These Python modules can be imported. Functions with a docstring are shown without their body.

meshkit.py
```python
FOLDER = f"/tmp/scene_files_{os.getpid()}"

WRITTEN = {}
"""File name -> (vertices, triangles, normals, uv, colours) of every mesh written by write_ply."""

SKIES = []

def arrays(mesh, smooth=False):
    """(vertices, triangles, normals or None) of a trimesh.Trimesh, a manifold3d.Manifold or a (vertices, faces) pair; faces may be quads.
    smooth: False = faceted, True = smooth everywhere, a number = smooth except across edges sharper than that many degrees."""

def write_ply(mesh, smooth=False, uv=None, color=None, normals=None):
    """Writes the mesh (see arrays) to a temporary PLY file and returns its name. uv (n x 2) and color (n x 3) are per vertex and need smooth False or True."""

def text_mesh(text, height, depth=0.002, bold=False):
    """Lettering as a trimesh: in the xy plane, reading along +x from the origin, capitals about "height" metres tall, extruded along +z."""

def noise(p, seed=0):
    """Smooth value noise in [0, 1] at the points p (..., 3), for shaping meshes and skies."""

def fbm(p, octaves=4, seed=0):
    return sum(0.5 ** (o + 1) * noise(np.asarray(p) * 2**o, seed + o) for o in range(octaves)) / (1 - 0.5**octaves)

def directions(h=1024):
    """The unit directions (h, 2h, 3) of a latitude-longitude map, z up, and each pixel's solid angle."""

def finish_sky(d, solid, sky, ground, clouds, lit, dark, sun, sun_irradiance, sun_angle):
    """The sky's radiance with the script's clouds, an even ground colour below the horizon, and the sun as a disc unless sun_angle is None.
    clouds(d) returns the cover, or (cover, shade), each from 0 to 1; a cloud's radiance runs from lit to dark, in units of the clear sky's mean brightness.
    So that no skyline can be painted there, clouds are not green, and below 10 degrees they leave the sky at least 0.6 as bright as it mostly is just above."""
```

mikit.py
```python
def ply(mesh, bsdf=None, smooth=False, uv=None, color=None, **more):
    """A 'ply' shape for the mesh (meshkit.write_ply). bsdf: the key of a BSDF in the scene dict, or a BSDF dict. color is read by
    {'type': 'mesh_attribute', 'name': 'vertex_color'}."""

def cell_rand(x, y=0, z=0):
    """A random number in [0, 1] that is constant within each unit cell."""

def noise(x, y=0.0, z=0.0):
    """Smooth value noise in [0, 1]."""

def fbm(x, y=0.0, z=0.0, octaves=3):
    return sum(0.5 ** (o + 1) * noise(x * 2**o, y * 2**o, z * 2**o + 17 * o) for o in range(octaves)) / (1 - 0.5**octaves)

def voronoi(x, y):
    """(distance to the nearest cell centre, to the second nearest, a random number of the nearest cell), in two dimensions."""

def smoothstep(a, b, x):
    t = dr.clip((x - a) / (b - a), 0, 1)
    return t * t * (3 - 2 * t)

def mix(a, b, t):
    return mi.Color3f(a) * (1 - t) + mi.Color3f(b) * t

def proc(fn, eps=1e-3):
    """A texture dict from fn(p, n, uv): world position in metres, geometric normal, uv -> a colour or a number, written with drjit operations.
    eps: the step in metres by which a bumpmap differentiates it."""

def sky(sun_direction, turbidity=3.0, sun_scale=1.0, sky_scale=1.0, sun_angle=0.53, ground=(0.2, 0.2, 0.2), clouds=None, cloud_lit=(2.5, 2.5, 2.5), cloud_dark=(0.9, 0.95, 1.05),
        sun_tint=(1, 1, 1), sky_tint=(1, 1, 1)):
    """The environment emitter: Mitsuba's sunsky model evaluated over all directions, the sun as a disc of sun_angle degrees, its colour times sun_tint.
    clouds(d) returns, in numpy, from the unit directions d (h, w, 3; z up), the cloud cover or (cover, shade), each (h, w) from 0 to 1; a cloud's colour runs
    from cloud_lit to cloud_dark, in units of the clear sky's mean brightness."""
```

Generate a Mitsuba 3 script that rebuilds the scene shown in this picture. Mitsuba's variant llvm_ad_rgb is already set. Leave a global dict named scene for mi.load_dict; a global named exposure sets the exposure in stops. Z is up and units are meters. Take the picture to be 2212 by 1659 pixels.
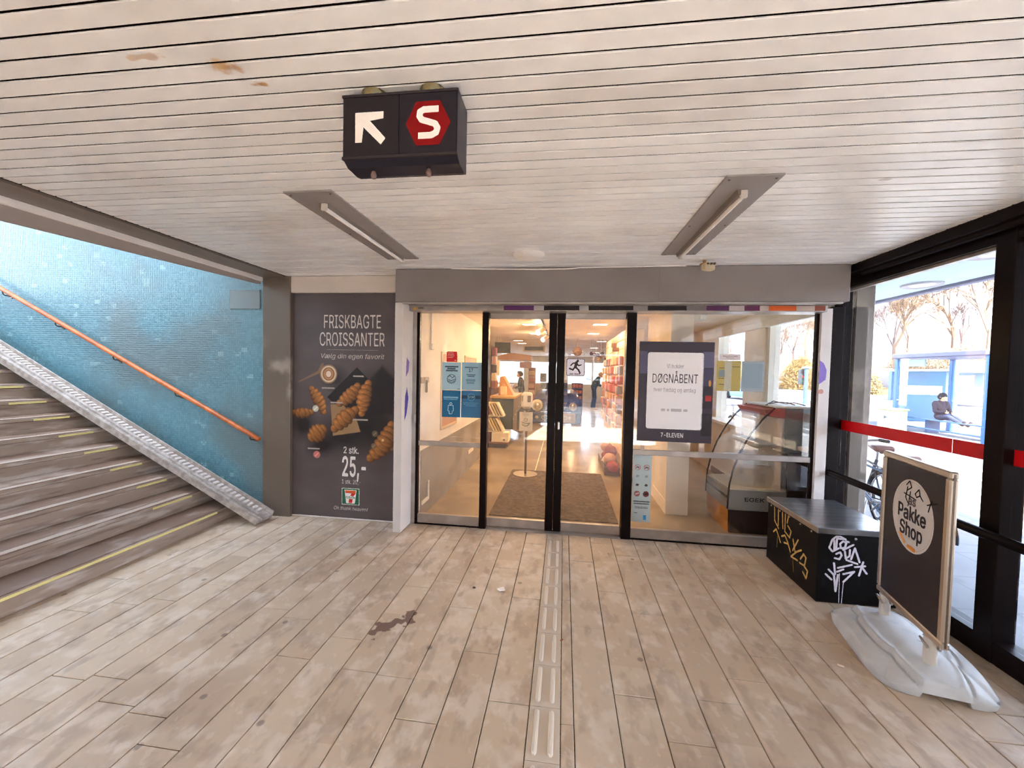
import math, random
import numpy as np
import trimesh, manifold3d, shapely
from shapely.geometry import Polygon, Point, LineString
import drjit as dr
import mitsuba as mi
import mikit, meshkit
from mikit import proc, fbm, noise, cell_rand, smoothstep, mix, voronoi

random.seed(7)
RNG = np.random.RandomState(11)
T = mi.ScalarTransform4f
SC = 1.14          # the scene is laid out in units of 1.14 m, scaled to metres on output

scene, labels = {}, {}

# ------------------------------------------------------------------ camera, sky, sun, exposure
YAW, PITCH, ROLL = np.radians([-7.35, -1.92, 1.24])
_f = np.array([np.sin(YAW) * np.cos(PITCH), np.cos(YAW) * np.cos(PITCH), np.sin(PITCH)])
_r = np.array([np.cos(YAW), -np.sin(YAW), 0.0])
_u = np.cross(_r, _f)
_up = -np.sin(ROLL) * _r + np.cos(ROLL) * _u
EYE = np.array([0, 0, 1.5]) * SC
scene['camera'] = {'type': 'perspective', 'fov': float(np.degrees(2 * np.arctan(1106 / 864.0))), 'fov_axis': 'x',
                   'near_clip': 0.02, 'far_clip': 2000.0,
                   'to_world': T().look_at(origin=EYE.tolist(), target=(EYE + _f).tolist(), up=_up.tolist())}
exposure = 6.12
scene['sky'] = mikit.sky([0.10, -0.70, 0.70], turbidity=4.0, sun_scale=0.55, sky_scale=1.0, ground=(0.25, 0.25, 0.25),
                         sun_tint=(0.83, 1.0, 1.20), clouds=lambda d: 0.75 * meshkit.fbm(d * np.array([3.0, 3.0, 6.0]) + 4.0, 4), cloud_lit=(1.5, 1.45, 1.4), cloud_dark=(1.0, 1.0, 1.0))
WARM = np.array([1.0, 0.66, 0.36])
PANEL, SPOT = 1.75, 8.0           # radiance of the shop lamps


def lamp(power, tint=WARM):
    return {'type': 'area', 'radiance': {'type': 'rgb', 'value': (np.asarray(tint) * power).tolist()}}


# ------------------------------------------------------------------ materials
def lin(*c):
    c = np.asarray(c[0] if len(c) == 1 else c, float) / 255.0
    return tuple(float(v) for v in np.where(c <= 0.04045, c / 12.92, ((c + 0.055) / 1.055) ** 2.4))


def bsdf(name, rough=0.7, metallic=0.0, color=None, spec=0.4, bump=None, bscale=1.0, **kw):
    base = {'type': 'mesh_attribute', 'name': 'vertex_color'} if color is None else color if isinstance(color, dict) else {'type': 'rgb', 'value': [float(v) for v in color]}
    b = {'type': 'principled', 'base_color': base, 'roughness': rough, 'metallic': metallic, 'specular': spec, **kw}
    if bump is not None:
        b = {'type': 'bumpmap', 'arbitrary': bump, 'scale': bscale, 'bsdf': b}
    scene[name] = {'type': 'twosided', 'bsdf': b}


bsdf('matte', 0.8, spec=0.25)
bsdf('satin', 0.42, spec=0.45)
bsdf('gloss', 0.14, spec=0.5)
bsdf('metal', 0.34, 0.9)
bsdf('shiny', 0.16, 1.0)
scene['pane_glass'] = {'type': 'thindielectric', 'int_ior': 1.5}
scene['leafy'] = {'type': 'twosided', 'bsdf': {'type': 'diffuse', 'reflectance': {'type': 'mesh_attribute', 'name': 'vertex_color'}}}


def C(r, g, b):
    return mi.Color3f(float(r), float(g), float(b))


def L(*c):
    return C(*lin(*c))


def floor_col(p, n, uv):
    x, y = p.x / SC, p.y / SC
    col = dr.floor((x + 0.114) / 0.1895)
    row = dr.floor((y + 3 * cell_rand(col, 3)) / 0.85)
    v = cell_rand(col, row, 5)
    base = mix(lin(174, 153, 130), lin(190, 171, 148), v)
    big = fbm(x * 1.3 + 7, y * 1.3, 0.0, 4)
    base = mix(base, C(*lin(150, 126, 104)), smoothstep(0.48, 0.78, big) * 0.5)
    fine = fbm(x * 11, y * 10, 3.0, 4)
    base = mix(base, C(*lin(206, 193, 178)), smoothstep(0.50, 0.74, fine) * 0.4)
    base = mix(base, C(*lin(138, 116, 98)), smoothstep(0.52, 0.78, fbm(x * 17 + 9, y * 9, 1.0, 4)) * 0.42)
    scuff = smoothstep(0.69, 0.75, fbm(x * 30 + y * 8, y * 22, 11.0, 3))
    base = mix(base, C(*lin(214, 206, 196)), scuff * 0.15)
    # spilt drink, dried brown
    sx, sy = x + 0.955, y - 2.20
    u = sx * 0.45 + sy * 0.89
    w = -sx * 0.89 + sy * 0.45
    st = smoothstep(0.47, 0.60, fbm(x * 22, y * 22, 2.0, 4) + 0.22 - 0.9 * dr.abs(w + 0.03 * dr.sin(u * 20)) / 0.14 - 0.5 * dr.maximum(dr.abs(u) - 0.13, 0) / 0.06)
    base = mix(base, C(*lin(92, 66, 58)), st * 0.85)
    dots = smoothstep(0.10, 0.05, voronoi(x * 5.0, y * 5.0)[0]) * smoothstep(0.90, 0.93, cell_rand(dr.floor(x * 5), dr.floor(y * 5), 8))
    base = mix(base, C(*lin(96, 80, 70)), dots * 0.6)
    return base


bsdf('floor_stone', 0.5, color=proc(floor_col), spec=0.35)


def slat_col(p, n, uv):
    x, y = p.x / SC, p.y / SC
    k = dr.floor((y - 1.004) / 0.069)
    base = mix(lin(222, 218, 216), lin(233, 230, 228), cell_rand(k, 2))
    base = mix(base, C(*lin(194, 185, 178)), smoothstep(0.5, 0.8, fbm(x * 2.0, y * 3.0, 1.0, 4)) * 0.4)
    r1 = dr.sqrt(dr.square((x + 1.02) * 1.0) + dr.square((y - 1.085) * 1.6))
    r2 = dr.sqrt(dr.square((x + 0.955) * 1.3) + dr.square((y - 1.165) * 2.4))
    r3 = dr.sqrt(dr.square((x + 1.22) * 0.7) + dr.square((y - 1.03) * 3.0))
    nn = fbm(x * 26, y * 26, 3.0, 4)
    rust = dr.maximum(smoothstep(0.03, 0.0, r1 - 0.07 * (nn - 0.1)), dr.maximum(smoothstep(0.02, 0.0, r2 - 0.07 * (nn - 0.22)), smoothstep(0.02, 0.0, r3 - 0.09 * (nn - 0.3)) * 0.6))
    base = mix(base, mix(lin(168, 112, 44), lin(206, 168, 112), noise(x * 30, y * 30, 0.0)), rust * 0.9)
    r4 = dr.sqrt(dr.square(x - 1.38) + dr.square((y - 1.985) * 3.0))
    base = mix(base, C(*lin(160, 142, 124)), smoothstep(0.035, 0.02, r4) * 0.7)
    return base


bsdf('slat_paint', 0.32, color=proc(slat_col), spec=0.45)


def mosaic_col(p, n, uv):
    x, z = p.x / SC, p.z / SC
    i, j = dr.floor(x / 0.022), dr.floor(z / 0.022)
    v = cell_rand(i, j, 3)
    base = mix(lin(84, 130, 144), lin(106, 150, 162), v)
    big = cell_rand(dr.floor(x / 0.066), dr.floor(z / 0.044), 9)
    base = mix(base, C(*lin(168, 206, 212)), dr.select(big > 0.975, 0.45, 0.0) * dr.select(v > 0.25, 1.0, 0.3))
    base = mix(base, C(*lin(104, 116, 116)), smoothstep(0.40, 0.72, fbm(x * 1.3, z * 1.3, 5.0, 4)) * 0.7)
    fx, fz = x / 0.022 - i, z / 0.022 - j
    g = dr.minimum(dr.minimum(fx, 1 - fx), dr.minimum(fz, 1 - fz))
    return mix(lin(78, 100, 106), base, smoothstep(0.02, 0.10, g) * 0.6 + 0.4)


def mosaic_h(p, n, uv):
    x, z = p.x / SC, p.z / SC
    i, j = dr.floor(x / 0.022), dr.floor(z / 0.022)
    fx, fz = x / 0.022 - i, z / 0.022 - j
    g = dr.minimum(dr.minimum(fx, 1 - fx), dr.minimum(fz, 1 - fz))
    return smoothstep(0.0, 0.14, g) * 0.6 + 0.5 * cell_rand(i, j, 4) * (fx - 0.5) + 0.5 * cell_rand(i, j, 6) * (fz - 0.5)


bsdf('mosaic', 0.3, color=proc(mosaic_col), spec=0.5, bump=proc(mosaic_h, 0.002), bscale=0.002)


def stair_col(p, n, uv):
    x, y, z = p.x / SC, p.y / SC, p.z / SC
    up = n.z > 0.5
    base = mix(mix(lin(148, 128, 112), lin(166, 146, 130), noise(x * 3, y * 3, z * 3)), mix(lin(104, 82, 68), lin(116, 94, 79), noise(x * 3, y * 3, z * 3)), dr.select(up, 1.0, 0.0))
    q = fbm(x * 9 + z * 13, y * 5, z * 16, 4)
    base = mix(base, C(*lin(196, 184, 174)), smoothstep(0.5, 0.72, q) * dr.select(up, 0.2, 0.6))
    base = mix(base, C(*lin(104, 80, 68)), smoothstep(0.55, 0.8, fbm(x * 4, y * 3, z * 20 + 5, 4)) * 0.6)
    return base


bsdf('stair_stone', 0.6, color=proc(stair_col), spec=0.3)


def pillar_col(p, n, uv):
    x, y, z = p.x / SC, p.y / SC, p.z / SC
    base = mix(lin(100, 89, 78), lin(112, 101, 90), noise(x * 2, y * 2, z * 2))
    base = mix(base, C(*lin(180, 168, 154)), smoothstep(0.5, 0.75, fbm(x * 5, y * 5, z * 4, 4)) * smoothstep(0.55, 0.05, dr.abs(z - 1.35)) * 0.6)
    base = mix(base, C(*lin(106, 90, 78)), smoothstep(0.5, 0.8, fbm(x * 3 + 3, y * 3, z * 2, 3)) * 0.4)
    return base


bsdf('pillar_paint', 0.3, color=proc(pillar_col), spec=0.4)


def plain_noise(a, b, s=2.0, o=3, sp=(0.35, 0.7)):
    def fn(p, n, uv):
        return mix(lin(*a), lin(*b), smoothstep(sp[0], sp[1], fbm(p.x * s, p.y * s, p.z * s, o)))
    return proc(fn)


bsdf('plaster', 0.55, color=plain_noise((226, 216, 200), (236, 228, 214)), spec=0.3)
bsdf('dado', 0.35, color=plain_noise((132, 126, 116), (148, 142, 132)), spec=0.4)
bsdf('header_paint', 0.4, color=plain_noise((122, 113, 109), (132, 124, 121), 1.5), spec=0.4)
bsdf('shop_floor', 0.16, color=plain_noise((140, 124, 102), (160, 144, 120), 1.6, 4), spec=0.5)
bsdf('black_steel', 0.35, color=plain_noise((15, 6, 6), (22, 12, 12), 3.0), spec=0.12)
bsdf('alu', 0.36, 0.6, color=plain_noise((164, 156, 150), (184, 176, 170), 6.0))


def box_col(p, n, uv):
    x, y, z = p.x / SC, p.y / SC, p.z / SC
    q = fbm(x * 12, y * 12, z * 7, 4)
    return mix(lin(13, 10, 11), lin(30, 29, 32), smoothstep(0.55, 0.8, q) * 0.6)


bsdf('black_panel', 0.45, color=proc(box_col), spec=0.15)


def steel_col(p, n, uv):
    q = fbm(p.x * 5, p.y * 40, p.z * 5, 3)
    return mix(lin(150, 152, 156), lin(184, 186, 190), q)


bsdf('brushed', 0.27, 0.95, color=proc(steel_col))


def pave_col(p, n, uv):
    x, y = p.x / SC, p.y / SC
    base = mix(lin(128, 130, 135), lin(152, 154, 159), fbm(x * 1.5, y * 1.5, 0.0, 4))
    fx, fy = x / 0.5 - dr.floor(x / 0.5), y / 0.5 - dr.floor(y / 0.5)
    g = dr.minimum(dr.minimum(fx, 1 - fx), dr.minimum(fy, 1 - fy))
    crack = smoothstep(0.03, 0.0, dr.abs(fbm(x * 1.1, y * 1.1, 9.0, 4) - 0.5)) * 0.3
    return mix(base, C(*lin(112, 112, 116)), dr.maximum(smoothstep(0.03, 0.0, g) * 0.4, crack))


bsdf('paving', 0.8, color=proc(pave_col), spec=0.2)
bsdf('asphalt', 0.8, color=plain_noise((68, 72, 80), (86, 89, 97), 1.0, 4), spec=0.2)
bsdf('earth', 0.9, color=plain_noise((112, 92, 70), (148, 124, 94), 0.8, 4), spec=0.1)
bsdf('mat_pile', 0.95, color=plain_noise((92, 78, 62), (116, 100, 80), 30.0, 3), spec=0.1)
bsdf('orange_wood', 0.3, color=plain_noise((176, 88, 36), (206, 112, 52), 9.0, 3), spec=0.5)
bsdf('ramp_zinc', 0.42, 0.35, color=plain_noise((168, 157, 148), (196, 187, 180), 22.0, 4))
bsdf('grey_plastic', 0.45, color=plain_noise((178, 178, 176), (192, 192, 190), 7.0, 3), spec=0.4)

# ------------------------------------------------------------------ mesh helpers
cat = trimesh.util.concatenate
_FACES = {}


def M(v, f):
    return trimesh.Trimesh(np.asarray(v, float), np.asarray(f, int), process=False)


def bx(x0, x1, y0, y1, z0, z1, c=0.0):
    """box, with chamfered edges when c > 0"""
    if c <= 0:
        v = np.array([[x, y, z] for x in (x0, x1) for y in (y0, y1) for z in (z0, z1)], float)
        f = [[0, 1, 3], [0, 3, 2], [4, 6, 7], [4, 7, 5], [0, 4, 5], [0, 5, 1], [2, 3, 7], [2, 7, 6], [0, 2, 6], [0, 6, 4], [1, 5, 7], [1, 7, 3]]
        return M(v, f)
    c = min(c, 0.45 * min(x1 - x0, y1 - y0, z1 - z0))
    def pts(a, b, cc):
        out = []
        for i in (0, 1):
            for j in (0, 1):
                for k in (0, 1):
                    for ax in range(3):
                        p = [(a[q] + cc if e == 0 else b[q] - cc) for q, e in enumerate((i, j, k))]
                        p[ax] = a[ax] if (i, j, k)[ax] == 0 else b[ax]
                        out.append(p)
        return np.array(out)
    if 'cb' not in _FACES:
        h = trimesh.convex.convex_hull(pts((0, 0, 0), (1, 1, 1), 0.2))
        ref = pts((0, 0, 0), (1, 1, 1), 0.2)
        idx = [int(np.argmin(((ref - v) ** 2).sum(1))) for v in h.vertices]
        _FACES['cb'] = np.array(idx)[h.faces]
    return M(pts((x0, y0, z0), (x1, y1, z1), c), _FACES['cb'])


def hull(points):
    return trimesh.convex.convex_hull(np.asarray(points, float))


def tube(pts, r, n=8, up=None):
    p = np.asarray(pts, float)
    r = np.broadcast_to(np.asarray(r, float), (len(p),))
    t = np.gradient(p, axis=0)
    t /= np.linalg.norm(t, axis=1, keepdims=True) + 1e-12
    a = np.cross(t[0], [0, 0, 1.0] if abs(t[0][2]) < 0.9 else [1.0, 0, 0])
    a /= np.linalg.norm(a)
    v = []
    ang = np.arange(n) * 2 * np.pi / n
    for i in range(len(p)):
        a = a - t[i] * (a @ t[i])
        a /= np.linalg.norm(a) + 1e-12
        b = np.cross(t[i], a)
        v.append(p[i] + r[i] * (np.cos(ang)[:, None] * a + np.sin(ang)[:, None] * b))
    v = np.vstack(v + [p[:1], p[-1:]])
    f = []
    m = len(p)
    for i in range(m - 1):
        for k in range(n):
            A, B = i * n + k, i * n + (k + 1) % n
            f += [[A, B, B + n], [A, B + n, A + n]]
    for k in range(n):
        f.append([m * n, (k + 1) % n, k])
        f.append([m * n + 1, (m - 1) * n + k, (m - 1) * n + (k + 1) % n])
    return M(v, f)


def cyl(p0, p1, r, n=16, r2=None):
    return tube([p0, p1], [r, r if r2 is None else r2], n)


def lathe(prof, n=24, at=(0, 0, 0), axis='z'):
    """profile of (radius, height)"""
    prof = np.asarray(prof, float)
    ang = np.arange(n) * 2 * np.pi / n
    v = np.array([[r * np.cos(a), r * np.sin(a), h] for r, h in prof for a in ang])
    f = []
    m = len(prof)
    for i in range(m - 1):
        for k in range(n):
            A, B = i * n + k, i * n + (k + 1) % n
            f += [[A, B, B + n], [A, B + n, A + n]]
    v = np.vstack([v, [[0, 0, prof[0, 1]], [0, 0, prof[-1, 1]]]])
    for k in range(n):
        f.append([m * n, (k + 1) % n, k])
        f.append([m * n + 1, (m - 1) * n + k, (m - 1) * n + (k + 1) % n])
    if axis == 'y':
        v = v[:, [0, 2, 1]] * [1, 1, 1]
        f = [q[::-1] for q in f]
    if axis == 'x':
        v = v[:, [2, 0, 1]]
    return M(v + np.asarray(at, float), f)


def extr(poly, t):
    geoms = getattr(poly, 'geoms', [poly])
    return cat([trimesh.creation.extrude_polygon(g, t, engine='earcut') for g in geoms if not g.is_empty])


EX, EZ, EY = np.array([1.0, 0, 0]), np.array([0, 0, 1.0]), np.array([0, 1.0, 0])


def on_plane(mesh, o, ex=EX, ey=EZ):
    ex, ey = np.asarray(ex, float), np.asarray(ey, float)
    ez = np.cross(ex, ey)
    v = np.asarray(mesh.vertices)
    return M(np.asarray(o, float) + v[:, :1] * ex + v[:, 1:2] * ey + v[:, 2:3] * ez, mesh.faces)


def lettering(text, h, o, ex=EX, ey=EZ, w=None, bold=False, depth=0.0012, align='c'):
    m = meshkit.text_mesh(text, h, depth, bold)
    v = np.array(m.vertices)
    v[:, 0] -= v[:, 0].min()
    if w is not None:
        v[:, 0] *= w / v[:, 0].max()
    if align == 'c':
        v[:, 0] -= v[:, 0].max() / 2
    return on_plane(M(v, m.faces), o, ex, ey)


def ribbon(lines, w, t=0.0008):
    g = shapely.union_all([LineString(l).buffer(w / 2, quad_segs=3) if len(l) > 1 else Point(l[0]).buffer(w / 2) for l in lines])
    return extr(g, t)


def rrect(x0, x1, y0, y1, r, q=4):
    return Polygon([(x0 + r, y0 + r), (x1 - r, y0 + r), (x1 - r, y1 - r), (x0 + r, y1 - r)]).buffer(r, quad_segs=q)


def xform(mesh, m):
    v = np.asarray(mesh.vertices)
    m = np.asarray(m)
    return M(v @ m[:3, :3].T + m[:3, 3], mesh.faces)


def rotz(a, t=(0, 0, 0)):
    c, s = np.cos(a), np.sin(a)
    return np.array([[c, -s, 0, t[0]], [s, c, 0, t[1]], [0, 0, 1, t[2]], [0, 0, 0, 1.0]])


# ------------------------------------------------------------------ scene helpers
def key_of(name):
    if name not in scene and name not in labels:
        return name
    k = 1
    while f'{name}_{k:03d}' in scene or f'{name}_{k:03d}' in labels:
        k += 1
    return f'{name}_{k:03d}'


def shape(mesh, mat='matte', col=None, smooth=False, **more):
    m = M(np.asarray(mesh.vertices) * SC, mesh.faces)
    if col is not None:
        if smooth not in (False, True):
            m = trimesh.graph.smooth_shade(m, angle=np.radians(smooth), facet_minarea=None)
            smooth = True
        col = np.asarray(col, float)
        if col.ndim == 1:
            col = np.broadcast_to(col, (len(m.vertices), 3))
        return mikit.ply(m, mat, smooth=smooth, color=col, **more)
    return mikit.ply(m, mat, smooth=smooth, **more)


def part(parent, name, mesh, mat='matte', col=None, smooth=False, label=None, kind=None, **more):
    k = key_of(f'{parent}__{name}')
    scene[k] = shape(mesh, mat, col, smooth, **more)
    d = {}
    if label:
        d['label'] = label
    if kind:
        d['kind'] = kind
    if d:
        labels[k] = d
    return k


def thing(name, label, category, group=None):
    k = key_of(name)
    labels[k] = {'label': label, 'category': category}
    if group:
        labels[k]['group'] = group
    return k


def one(name, mesh, label, category, mat='matte', col=None, smooth=False, group=None, **more):
    """a thing of one mesh"""
    k = thing(name, label, category, group)
    scene[k] = shape(mesh, mat, col, smooth, **more)
    return k


def struct(name, label, mesh=None, mat='matte', col=None, smooth=False):
    k = key_of(name)
    labels[k] = {'label': label, 'kind': 'structure'}
    if mesh is not None:
        scene[k] = shape(mesh, mat, col, smooth)
    return k

# ================================================================== the hall
H = 2.375
YR = -3.6              # rear edge of the hall, open to the square
# ---- floor: plank-shaped stone tiles, each a part
fl = struct('floor', 'beige grey stone plank floor of the station hall', bx(-3.4, 2.5, YR, 3.72, -0.20, -0.010), 'matte', lin(92, 74, 62))
P0, PW = -0.114, 0.1895
cols = [(-0.114 - PW * (k + 1), -0.114 - PW * k) for k in range(17)] + [(0.024, 0.081)] + [(0.081 + PW * k, 0.081 + PW * (k + 1)) for k in range(12)]
for (a, b) in cols:
    off = RNG.rand() * 0.85
    y = 3.70
    first = True
    while y > 0.55:
        ln = off + 0.12 if first else 0.85 * (0.9 + 0.2 * RNG.rand())
        first = False
        y2 = max(y - ln, 0.55)
        if y - y2 > 0.03 and a > -3.4:
            dz = 0.0015 * (RNG.rand() - 0.5)
            part(fl, 'tile', bx(a + 0.0019, b - 0.0019, y2 + 0.0015, y - 0.0015, -0.02, dz, 0.003), 'floor_stone')
        y = y2
part(fl, 'tile', bx(-3.4, 2.5, YR, 0.55, -0.02, 0, 0.003), 'floor_stone', label='rear stretch of the plank floor')
# tactile guide line: a tile with two raised ribs, in a row to the doors
Y = 3.528
k = 0
while Y > 0.5:
    t_ = part(fl, 'tactile_tile', bx(-0.1125, 0.0225, Y - 0.2535, Y - 0.001, -0.02, 0.002, 0.002), 'matte', lin(190, 174, 155), label='pale tactile guide tile with two ribs')
    for xc in (-0.079, -0.015):
        rb = cat([tube([(xc, Y - 0.232, 0.001), (xc, Y - 0.222, 0.004), (xc, Y - 0.032, 0.004), (xc, Y - 0.022, 0.001)], [0.006, 0.0115, 0.0115, 0.006], 10)])
        part(t_, 'rib', rb, 'matte', lin(204, 190, 172), True)
    Y -= 0.2545
part(fl, 'tile', bx(-0.114, 0.024, 3.53, 3.70, -0.02, 0, 0.003), 'floor_stone')

# ---- ceiling of narrow painted slats over a dark backing
ce = struct('ceiling', 'white slatted ceiling of the station hall with dark joints', bx(-2.97, 2.55, YR, 3.9, H + 0.028, H + 0.25), 'matte', lin(30, 17, 14))
for k in range(-66, 39):
    y0 = 1.004 + 0.069 * k + 0.0048
    y1 = y0 + 0.069 - 0.0096
    x1 = 2.30
    dz = 0.0012 * RNG.rand()
    part(ce, 'slat', bx(-2.715, x1, y0, min(y1, 3.66), H + dz, H + 0.0065, 0.0012), 'slat_paint')
# glossy flat band between the slats and the stair opening, with its pale edge and fascia
struct('trim_1', 'glossy grey brown ceiling band along the stair opening', bx(-2.965, -2.735, YR, 3.63, H - 0.012, H + 0.02, 0.003), 'pillar_paint')
struct('trim_2', 'dark gap strip where the slatted ceiling ends', bx(-2.735, -2.712, YR, 3.66, H + 0.004, H + 0.02), 'matte', lin(48, 34, 30))
struct('trim_3', 'white painted edge strip above the stairs', bx(-2.99, -2.962, -0.1, 3.63, H - 0.05, H - 0.008, 0.004), 'matte', lin(228, 220, 214))
fz = [(-0.1, H - 0.19), (3.62, H - 0.075)]
v = [(x, y, z) for x in (-3.02, -2.985) for (y, zb) in fz for z in (zb, H + 0.02)]
struct('trim_4', 'grey fascia board under the white edge above the stairs', hull(v), 'matte', lin(160, 148, 140))
struct('wall_upper', 'plain wall of the stairwell above the hall ceiling', bx(-3.0, -2.85, YR, 3.66, H + 0.6, 5.2), 'plaster')
struct('wall_rear', 'plain wall closing the left rear of the hall', bx(-3.5, -0.5, YR - 0.15, YR, -0.02, H), 'plaster')

# ---- far wall with pillar
struct('wall_stairs', 'blue mosaic tiled wall beside the stairs', bx(-10.0, -2.9, 3.66, 3.86, -0.3, 5.2), 'mosaic')
struct('wall_front', 'painted wall behind the bakery poster', bx(-2.9, -1.44, 3.6745, 3.86, -0.05, H + 0.02), 'plaster')
one('pillar', cat([bx(-2.963, -2.667, 3.615, 3.9, -0.01, H - 0.005, 0.006)]), 'square grey brown pillar between the blue stair wall and the bakery poster', 'pillar', 'pillar_paint')
struct('trim_5', 'white board above the bakery poster', bx(-2.667, -1.45, 3.625, 3.67, 2.215, H, 0.003), 'matte', lin(206, 194, 182))
struct("wall_left", "plain wall at the left rear of the hall", bx(-3.5, -3.25, YR, 0.05, -0.02, H), "plaster")

# ---- shop front header
hd = struct('trim_6', 'long grey painted header box above the shop doors')
part(hd, 'box', bx(-1.497, 2.165, 3.40, 3.72, 2.088, H - 0.002, 0.004), 'header_paint')
part(hd, 'joint', bx(0.748, 0.752, 3.3985, 3.402, 2.09, H - 0.004), 'matte', lin(120, 112, 108))
part(hd, 'lip', bx(-1.44, 2.13, 3.415, 3.45, 2.072, 2.088, 0.002), 'alu')
# transom with coloured stripes
tr = struct('trim_7', 'low door operator beam with coloured shop stripes under the header')
part(tr, 'beam', bx(-1.44, 2.12, 3.58, 3.76, 2.035, 2.088, 0.003), 'alu')
SX = [(-0.55, -0.28, (92, 40, 96)), (-0.28, -0.19, (180, 174, 172)), (-0.19, 0.12, (26, 12, 14)), (0.12, 0.2, (176, 170, 168)), (0.2, 0.58, (30, 16, 16)), (0.58, 0.70, (150, 142, 140)), (0.70, 1.02, (34, 22, 24)),
      (1.02, 1.18, (120, 112, 112)), (1.18, 1.36, (88, 40, 84)), (1.36, 1.48, (190, 178, 176)), (1.48, 1.60, (104, 44, 80)), (1.60, 1.67, (196, 180, 172)), (1.67, 1.88, (206, 92, 30)), (1.88, 2.02, (190, 170, 160)), (2.02, 2.10, (130, 60, 40))]
for a, b, c in SX:
    part(tr, 'stripe', bx(a, b, 3.577, 3.5805, 2.042, 2.082), 'satin', lin(*c))
part(tr, 'warning_triangle', on_plane(extr(Polygon([(0, 0), (0.036, 0), (0.018, 0.03)]), 0.001), (-1.40, 3.578, 2.045)), 'satin', lin(214, 150, 30))
part(tr, 'sticker', bx(-1.35, -1.30, 3.577, 3.5805, 2.05, 2.07), 'satin', lin(120, 110, 100))
one('loose_ceiling_strip', cat([tube([(-0.99, 3.385, H - 0.006), (-0.7, 3.39, H - 0.012), (-0.2, 3.392, H - 0.020), (0.0, 3.392, H - 0.018), (0.12, 3.39, H - 0.010), (0.95, 3.388, H - 0.004)], 0.006, 6)]),
    'thin loose white strip sagging along the ceiling above the grey header', 'strip', 'matte', lin(222, 214, 208), True)

# ---- glazed shop front: frame posts, side light, two sliding leaves, big pane
def frame(name, label, *boxes, mat='black_steel', col=None):
    return struct(name, label, cat([bx(*b, 0.003) for b in boxes]), mat, col)

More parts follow.
